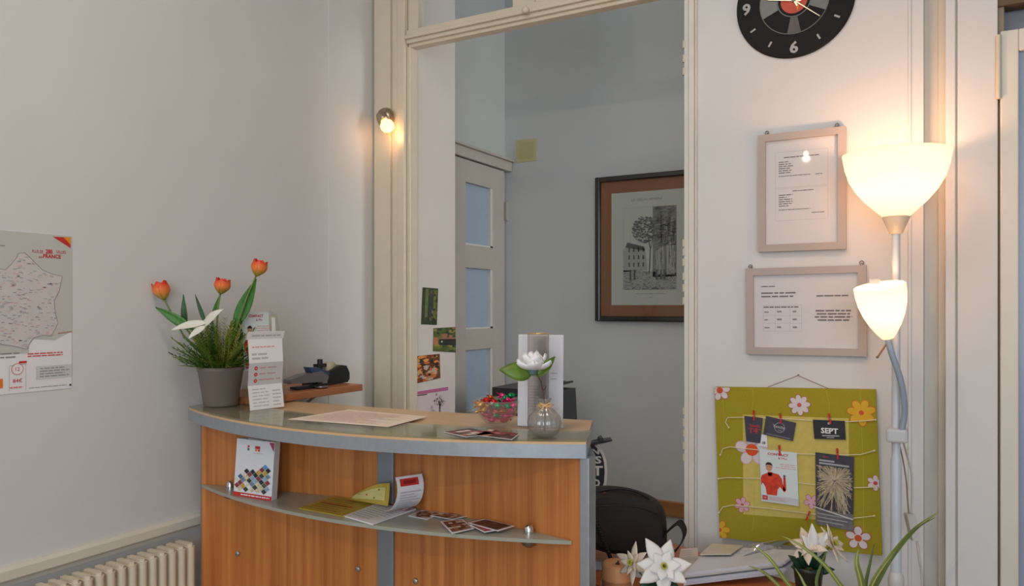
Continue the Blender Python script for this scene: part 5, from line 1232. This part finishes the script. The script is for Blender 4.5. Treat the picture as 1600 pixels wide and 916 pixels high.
m = MB(); m.tube(smooth(P), .0072, gooseneck, 12); m.build('flexible_arm', t)
m = MB(); m.box((LX-.021, LY-.032, zc_-.020), (LX+.027, LY+.018, zc_+.014), M('clamp_grey', (196, 200, 204), .4)); m.build('arm_clamp', t, bevel=.006)
cab = M('lamp_cable', (196, 192, 186), .5); cab2 = M('lamp_cable_brown', (150, 132, 118), .5)
y_w = DL+.03
m = MB(); m.tube(smooth([V((LX+.016, LY-.01, zc_-.018)), dep(1418, 715, y_w), dep(1424, 740, y_w), dep(1425, 770, y_w), dep(1424, 803, y_w)]), .0024, cab, 8); cable0 = m.build('cable', t)
m = MB(); m.tube(smooth([V((LX+.006, LY-.01, zc_-.018)), dep(1411, 720, y_w), dep(1416, 752, y_w), dep(1418, 780, y_w), dep(1420, 803, y_w)]), .0018, cab2, 8); m.build('cable', t)
sw = [dep(1417, 804, y_w), dep(1431, 804, y_w), dep(1439, 845, y_w), dep(1427, 847, y_w)]
m = MB(); m.ext(sw, FWD*.018, wp_); m.build('cable_switch', cable0, bevel=.003)
m = MB(); e_ = V((LX+.12, LY+.02, .35)); m.tube(smooth([dep(1433, 845, y_w+.006), dep(1437, 880, y_w), dep(1441, 916, y_w), V((LX+.07, LY+.03, .35)), V((LX+.10, LY+.04, .012)), V((LX+.04, LY+.02, .03))]), .0028, cab, 8); m.build('cable', t)

# ============================================================ SIDE TABLE AND WHAT IS ON IT
TZ = .68; tu = V((.914, -.405, 0)).normalized(); tv = V((.405, .914, 0)).normalized(); TO = V((-.60, 2.205, TZ))
tw = wood('table_wood', (170, 92, 48), (198, 120, 70), (3, 30, 30), .35)
t = thing('side_table', 'orange-brown wooden side table right of the counter, mostly hidden by bag and papers', 'table', (-.45, 1.9, 0))
A0, A1, V0 = -.30, .78, -.62
m = MB(); m.ext([TO+tu*a+tv*b for a, b in ((A0, -.42), (.02, -.42), (.25, V0), (A1, V0), (A1, 0), (A0, 0))], (0, 0, -.022), tw); m.build('table_top', t, bevel=.003)
for a_, b_ in ((A0+.04, -.38), (A0+.04, -.04), (A1-.04, V0+.04), (A1-.04, -.04)):
    if True: p = TO+tu*a_+tv*b_; m = MB(); m.box((p.x-.02, p.y-.02, 0), (p.x+.02, p.y+.02, TZ-.022), tw, Matrix.Rotation(-.417, 3, 'Z'), (p.x, p.y, .3)); m.build('leg', t)
def tz(px, py, z=0.): return on(px, py, 'z', TZ+z)
# black bag
bagm = M('black_nylon', (34, 29, 28), .7, vary=.12, scale=40, bump=.3); bag2 = M('black_strap', (22, 21, 22), .6)
DBg = 2.10; BG = dep(968, 872, DBg); BG.z = TZ
t = thing('laptop_bag', 'black soft laptop bag standing on the side table against the counter end', 'bag', BG)
prof_px = [(902, 872), (900, 800), (905, 774), (920, 767), (950, 765), (985, 768), (1010, 776), (1030, 784), (1042, 797), (1045, 826), (1045, 866), (1040, 880)]
P = [dep(x, min(y, 872), DBg) for x, y in prof_px]
for p in P: p.z = max(p.z, TZ+.002)
m = MB(); n = len(P); dpt = .11; ringsN = 6; vs = []; cenP = sum(P, V((0, 0, 0)))/n
for j in range(ringsN+1):
    a_ = j/ringsN; k = 1-.10*(2*a_-1)**2-(.10 if j in (0, ringsN) else 0)
    for p in P:
        q_ = cenP+(p-cenP)*k; q_.z = max(q_.z, TZ+.001); vs.append(q_+FWD*dpt*(a_-.2))
m.add(vs, [(j*n+i, j*n+(i+1)%n, (j+1)*n+(i+1)%n, (j+1)*n+i) for j in range(ringsN) for i in range(n)], bagm, True)
cs = [sum(vs[:n], V((0, 0, 0)))/n-FWD*.008, sum(vs[-n:], V((0, 0, 0)))/n+FWD*.008]
m.add(vs[:n]+[cs[0]], [(i, n, (i+1) % n) for i in range(n)], bagm, True); m.add(vs[-n:]+[cs[1]], [(i, (i+1) % n, n) for i in range(n)], bagm, True)
m.build('bag_body', t, sub=2)
df = DBg-.20*dpt-.004
m = MB(); m.tube(smooth([dep(925, 792, df-.010), dep(965, 790, df-.012), dep(1005, 795, df-.010), dep(1030, 806, df-.002)]), .0022, M('zip_dark', (18, 17, 18), .5), 6); m.build('zip', t)
m = MB(); m.tube(smooth([dep(926, 770, DBg), dep(960, 764, DBg), dep(990, 767, DBg), dep(1015, 779, DBg)]), .0035, bag2, 8); m.build('piping', t)
m = MB()
def ribbon(mb, P, wv, th, mat):
    P = smooth(P, 6)
    for i in range(len(P)-1):
        mb.add([P[i]-wv, P[i]+wv, P[i+1]+wv, P[i+1]-wv], [(0, 1, 2, 3)], mat, True)
m = MB(); ribbon(m, [dep(1036, 838, DBg-.01), dep(1050, 824, DBg-.03), dep(1062, 817, DBg-.03), dep(1070, 832, DBg-.03), dep(1064, 850, DBg-.04), dep(1050, 866, DBg-.04), dep(1036, 876, DBg-.03)], (FWD*.6+RGT*.45+UZ*.3).normalized()*.012, .002, bag2); m.build('carry_strap', t, solid=.003)
m = MB(); ribbon(m, [dep(924, 800, df-.014), dep(936, 826, df-.018), dep(946, 852, df-.022), dep(956, 878, df-.022), dep(958, 888, df-.024)], RGT*.006, .002, bag2); m.build('shoulder_strap', t, solid=.002)
m = MB(); m.lathe([(0, 0), (.004, 0), (.004, .002), (0, .002)], dep(945, 771, DBg-.035), M('brown_badge', (90, 50, 40), .5), 12, axis=-FWD); m.build('badge', t)
# candle in a glass
CN = tz(965, 925); DC = 1.93; CN = dep(965, 905, 1.84); CN.z = TZ
zt_ = CAM_H-(879-480)/F_PX*1.84
t = thing('candle', 'pale orange pillar candle in a clear glass beside the black bag', 'candle', CN)
m = MB(); hC = zt_-TZ; m.lathe([(0, .004), (.0345, .004), (.036, .010), (.0365, hC-.006), (.033, hC), (.02, hC-.003), (0, hC-.005)], CN, M('peach_wax', (226, 158, 108), .5, vary=.03), 36); m.build('wax', t)
m = MB(); m.tube([CN+UZ*(hC-.005), CN+UZ*(hC+.004)+RGT*.002], .0016, blackp, 6); m.ball(CN+UZ*(hC-.003), .006, blackp, 10, 6, (1, 1, .4)); m.build('wick', t)
m = MB(); m.lathe([(0, 0), (.040, 0), (.0415, .002), (.0415, hC*.62), (.0400, hC*.62), (.0395, .004), (0, .0035)], CN, clear('candle_glass', (.97, .95, .92), .05, .04, 1.45), 40); m.build('glass_cup', t)
# blue-white envelopes
def tsheet(name, pts, z, mat, label, cat, fn=None, th=.0012):
    s = Sheet((-.6, 2.0, TZ+z), UX, UY); q_ = s.P(pts); s.slabp(q_, th, mat)
    if fn: fn(s, q_)
    return s.mb.build(name, label=label, cat=cat)
blw = M('blue_white_paper', (196, 204, 224), .5, vary=.02)
tsheet('envelope', [(921, 890), (940, 890), (941, 878), (921, 877)], .004, blw, 'blue-white envelope corner under the bag next to the counter', 'envelope', None, .002)
tsheet('envelope', [(975, 899), (1012, 904), (1012, 884), (980, 884)], .0015, blw, 'blue-white envelope lying between candle and white flowers', 'envelope', None, .001)
pp_ = M('newsprint', (214, 206, 198), .6, vary=.04, scale=40)
tsheet('paper_sheet', [(1058, 884), (1092, 878), (1090, 856), (1064, 858)], .002, M('warm_paper', (224, 210, 200), .6, vary=.02), 'warm white paper on the table just right of the bag strap', 'paper', lambda s, q_: qbars(s, q_, 6, ink_l, seed=3))
# newspapers and magazines, tilted up at the right
def mag(p_l0, p_l1, p_r1, p_r0, th, mat, name, label, cat, deco=None, edge=None):
    m = MB(); P = [V(x) for x in (p_l0, p_r0, p_r1, p_l1)]; s = Sheet(P[0], P[1]-P[0], P[3]-P[0], m)
    m.ext(P, s.n*th, mat)
    if deco: deco(s, [((p-P[0]).dot(s.u), (p-P[0]).dot(s.v)) for p in P], th)
    return m.build(name, label=label, cat=cat)
def zpt(px, py, z): return on(px, py, 'z', z)
wm = M('magazine_white', (214, 218, 228), .35, vary=.02)
mag(zpt(1056, 903, TZ+.003), zpt(1066, 874, TZ+.003), zpt(1108, 872, TZ+.003), zpt(1084, 903, TZ+.003), .006, pp_, 'newspaper', 'folded newspaper lying flat at the left of the magazine pile', 'newspaper')
def deco_blue(s, q_, th):
    s.o = s.o+s.n*th; s.poly([bil(q_, .42, .15), bil(q_, .70, .15), bil(q_, .70, .72), bil(q_, .42, .72)], M('slate_blue_photo', (124, 136, 156), .4, vary=.1, scale=40), 1); s.poly([bil(q_, .0, .82), bil(q_, 1, .82), bil(q_, 1, .86), bil(q_, 0, .86)], ink_l, 1)
edge_l = M('page_edge_grey', (186, 190, 198), .5)
for k, (lab, mt) in enumerate((('white magazine at the bottom of the pile below the green board', wm), ('bluish-white magazine second from the bottom of the pile', M('magazine_bluish', (196, 204, 220), .35, vary=.03)),
        ('cream-edged magazine second from the top of the pile', M('magazine_ivory', (218, 214, 204), .4, vary=.03)), ('white magazine with a slate-blue picture on top of the pile', wm))):
    z_ = .0035+.0088*k; sh_ = tu*(0, .006, -.004, .005)[k]+UZ*z_-tv*.012
    pc = [zpt(1073, 916, TZ+.002), zpt(1112, 872, TZ+.002), zpt(1250, 879, TZ+.020), zpt(1229, 897, TZ+.020)]
    mag(pc[0]+sh_, pc[1]+sh_, pc[2]+sh_, pc[3]+sh_, .0070, mt, 'magazine', lab, 'magazine', deco_blue if k == 3 else None)
sh_ = UZ*.0425-tv*.012; q_ = [pc[0], pc[3], pc[2], pc[1]]
mag(bil(q_, .02, .55)+sh_, bil(q_, .04, .97)+sh_, bil(q_, .40, .95)+sh_, bil(q_, .36, .52)+sh_, .003, M('magazine_cream', (206, 196, 176), .45, vary=.05), 'booklet', 'thin cream booklet on the left end of the magazine pile', 'booklet')
# crumpled clear wrapper
m = MB(); pl = clear('crumpled_film', (.97, .97, .98), .12, .1, 1.4, .12); rr = random.Random(6); g = []
wc = [zpt(1164, 868, TZ+.056), zpt(1215, 862, TZ+.068)]
nx, ny = 9, 6; vs = []
for i in range(nx+1):
    for j in range(ny+1):
        vs.append(wc[0].lerp(wc[1], i/nx)+tv*(-.035+.06*j/ny)+UZ*(rr.uniform(0, .012)+.018*math.sin(PI*i/nx)*math.sin(PI*j/ny)))
m.add(vs, [(i*(ny+1)+j, i*(ny+1)+j+1, (i+1)*(ny+1)+j+1, (i+1)*(ny+1)+j) for i in range(nx) for j in range(ny)], pl, False)
m.build('plastic_wrapper', label='crumpled clear plastic wrapper on the magazines under the green board', cat='wrapper')

# ---- flowers
cream_pet = M('cream_petal', (232, 216, 196), .55, vary=.03); white_pet = M('poinsettia_white', (236, 236, 234), .55, vary=.02); stam = M('stamen_green', (150, 156, 50), .6, vary=.2)
dleaf = M('deep_leaf', (24, 62, 40), .5, vary=.2, scale=30)
def star(c, face, n, L, w, mat, parent, seed=0, droop=.06, name='flower_head'):
    r_ = random.Random(seed); face = V(face).normalized(); a = face.orthogonal().normalized(); b = face.cross(a); m = MB()
    for ring, (cnt, ll, el) in enumerate(((n, L, .08), (n-1, L*.62, .45))):
        for k in range(cnt):
            an = 2*PI*(k+.5*ring)/cnt+r_.uniform(-.15, .15); e = el+r_.uniform(-.12, .12); d_ = (a*math.cos(an)+b*math.sin(an))*math.cos(e)+face*math.sin(e)
            m.leaf(c+face*.002*ring, c+d_*ll*r_.uniform(.9, 1.1), w*(1 if ring == 0 else .75), face, mat, .05, -.06, 8, 4, .8)
    o = m.build(name, parent, solid=.0006)
    m = MB()
    for k in range(9):
        an = 2*PI*k/9; p = c+(a*math.cos(an)+b*math.sin(an))*.006; m.tube([c, p+face*.012], .0011, stam, 5); m.ball(p+face*.013, .0022, M('stamen_yellow', (196, 190, 70), .6), 6, 5)
    m.build('stamens', o)
def pot(c, r, h, mat, parent):
    m = MB(); m.lathe([(0, 0), (r*.72, 0), (r*.74, .002), (r*.96, h-.012), (r, h-.010), (r*1.02, h), (r*.94, h), (r*.9, h-.012), (0, h-.014)], c, mat, 28); m.build('pot', parent)
FC1 = dep(1036, 886, 1.72); FP = dep(1030, 960, 1.74); FP.z = TZ
# keep the pot on the table top
t = thing('flower_pot', 'potted artificial white poinsettia with a smaller cream bloom in front of the bag', 'potted flowers', FP)
pot(FP, .045, .05, M('dark_pot', (40, 38, 40), .5), t)
star(FC1, -FWD*.9+UZ*.45+RGT*.05, 7, .066, .034, white_pet, t, 1)
star(dep(990, 880, 1.76), -FWD*.5+UZ*.3-RGT*.8, 6, .052, .020, cream_pet, t, 4)
m = MB(); m.tube([FP+UZ*.04, FC1], .0022, stem_g, 6); m.tube([FP+UZ*.04, dep(990, 880, 1.76)], .002, stem_g, 6); m.build('stem', t)
for k, (x0, y0, x1, y1) in enumerate(((1030, 912, 1000, 915), (1032, 908, 1060, 917), (1028, 908, 1010, 893), (1034, 912, 1048, 925), (1020, 914, 1005, 930))):
    m = MB(); m.leaf(dep(x0, y0, 1.74), dep(x1, y1, 1.72), .028, -FWD+UZ*.6, dleaf, .08, -.08, 8, 4, .8); m.build('leaf', t, solid=.0006)
FP2 = dep(1263, 916, 1.86); FP2.z = TZ
t = thing('flower_pot', 'small dark green pot of pale cream artificial flowers in front of the green board', 'potted flowers', FP2)
hp2 = (CAM_H-(884-480)/F_PX*1.86)-TZ; pot(FP2, .036, hp2, M('dark_green_pot', (26, 44, 38), .4), t)
top = FP2+UZ*hp2
for k, (cx_, cy_, fx, L_, w_) in enumerate(((1262, 853, -.5, .050, .022), (1300, 851, .7, .052, .022))):
    c = dep(cx_, cy_, 1.85); star(c, -FWD*.45+UZ*.5+RGT*fx, 6, L_, w_, cream_pet, t, 10+k); m = MB(); m.tube([top-UZ*.01, c], .002, stem_g, 6); m.build('stem', t)
m = MB(); 
for p0, p1, w_ in (((1268, 862), (1268, 818), .026), ((1276, 862), (1292, 832), .022), ((1272, 862), (1252, 836), .02)): m.leaf(dep(*p0, 1.84), dep(*p1, 1.84), w_, -FWD+UZ*.2, M('poinsettia_white'), .06, .12, 9, 4, .75)
m.build('white_petals', t, solid=.0006)
for p0, p1 in (((1258, 890), (1232, 868)), ((1260, 888), (1248, 862)), ((1266, 888), (1264, 860)), ((1270, 890), (1290, 866)), ((1272, 892), (1304, 890)), ((1256, 890), (1236, 886)), ((1262, 888), (1276, 862))):
    m = MB(); m.leaf(dep(*p0, 1.86), dep(*p1, 1.84), .022, -FWD+UZ*.5, dleaf, .08, -.08, 8, 4, .8); m.build('leaf', t, solid=.0006)
# spider plant
SPp = dep(1352, 1000, 1.62); SPp.z = TZ
t = thing('spider_plant', 'spider plant with long arching green leaves striped pale, at the lower right', 'potted plant', SPp)
pot(SPp, .055, .075, M('white_pot', (210, 208, 200), .4), t)
bl1 = M('blade_green', (124, 140, 62), .5, vary=.2, scale=12); bl2 = M('blade_pale', (186, 186, 122), .5, vary=.15, scale=12); bl3 = M('blade_dark', (92, 110, 52), .5, vary=.2, scale=12)
def blade(pts, w, mat=bl1, stripe=True):
    P = smooth([SPp+UZ*.07]+[dep(x, y, d_) for x, y, d_ in pts], 6); n = len(P); m = MB(); vs = []; vc = []
    for i, p in enumerate(P):
        tt = i/(n-1); d_ = (P[min(i+1, n-1)]-P[max(i-1, 0)]).normalized(); sd = d_.cross(-FWD+UZ*.3).normalized(); nn = sd.cross(d_).normalized(); ww = w*.5*(1-tt**3)*(.55+.45*min(1, tt*4))+.0004
        vs += [p-sd*ww+nn*ww*.35, p, p+sd*ww+nn*ww*.35]; vc += [p-sd*ww*.22+nn*(-.0004 if nn.dot(FWD) > 0 else .0006), p+sd*ww*.22+nn*(-.0004 if nn.dot(FWD) > 0 else .0006)]
    m.add(vs, [(3*i+j, 3*i+j+1, 3*i+j+4, 3*i+j+3) for i in range(n-1) for j in (0, 1)], mat, True)
    if stripe: vc = [p-FWD*.0009 for p in vc]; m.add(vc, [(2*i, 2*i+1, 2*i+3, 2*i+2) for i in range(n-1)], bl2, True)
    m.build('leaf', t, solid=.0005)
blade([(1364, 912, 1.66), (1392, 870, 1.68), (1428, 828, 1.70), (1467, 800, 1.72)], .0135)
blade([(1395, 870, 1.67), (1430, 828, 1.69), (1461, 809, 1.70)], .004, bl3, False)
blade([(1345, 910, 1.62), (1338, 880, 1.62), (1341, 858, 1.63)], .0145)
blade([(1352, 915, 1.66), (1358, 885, 1.68), (1366, 850, 1.70)], .008, bl3, False)
blade([(1335, 945, 1.60), (1308, 908, 1.60), (1285, 880, 1.60), (1250, 852, 1.62), (1222, 838, 1.64)], .0095)
blade([(1296, 972, 1.60), (1236, 918, 1.60), (1208, 880, 1.60), (1190, 862, 1.62), (1172, 851, 1.63)], .0085)
blade([(1270, 966, 1.62), (1215, 914, 1.62), (1200, 900, 1.62), (1185, 890, 1.62), (1170, 885, 1.63)], .0075)
blade([(1300, 960, 1.58), (1276, 916, 1.58), (1284, 880, 1.60), (1292, 862, 1.61)], .007, bl3, False)
blade([(1300, 975, 1.57), (1262, 922, 1.57), (1250, 900, 1.58), (1242, 888, 1.58)], .006)

for o in bpy.data.objects:
    if '_w' in o: del o['_w']
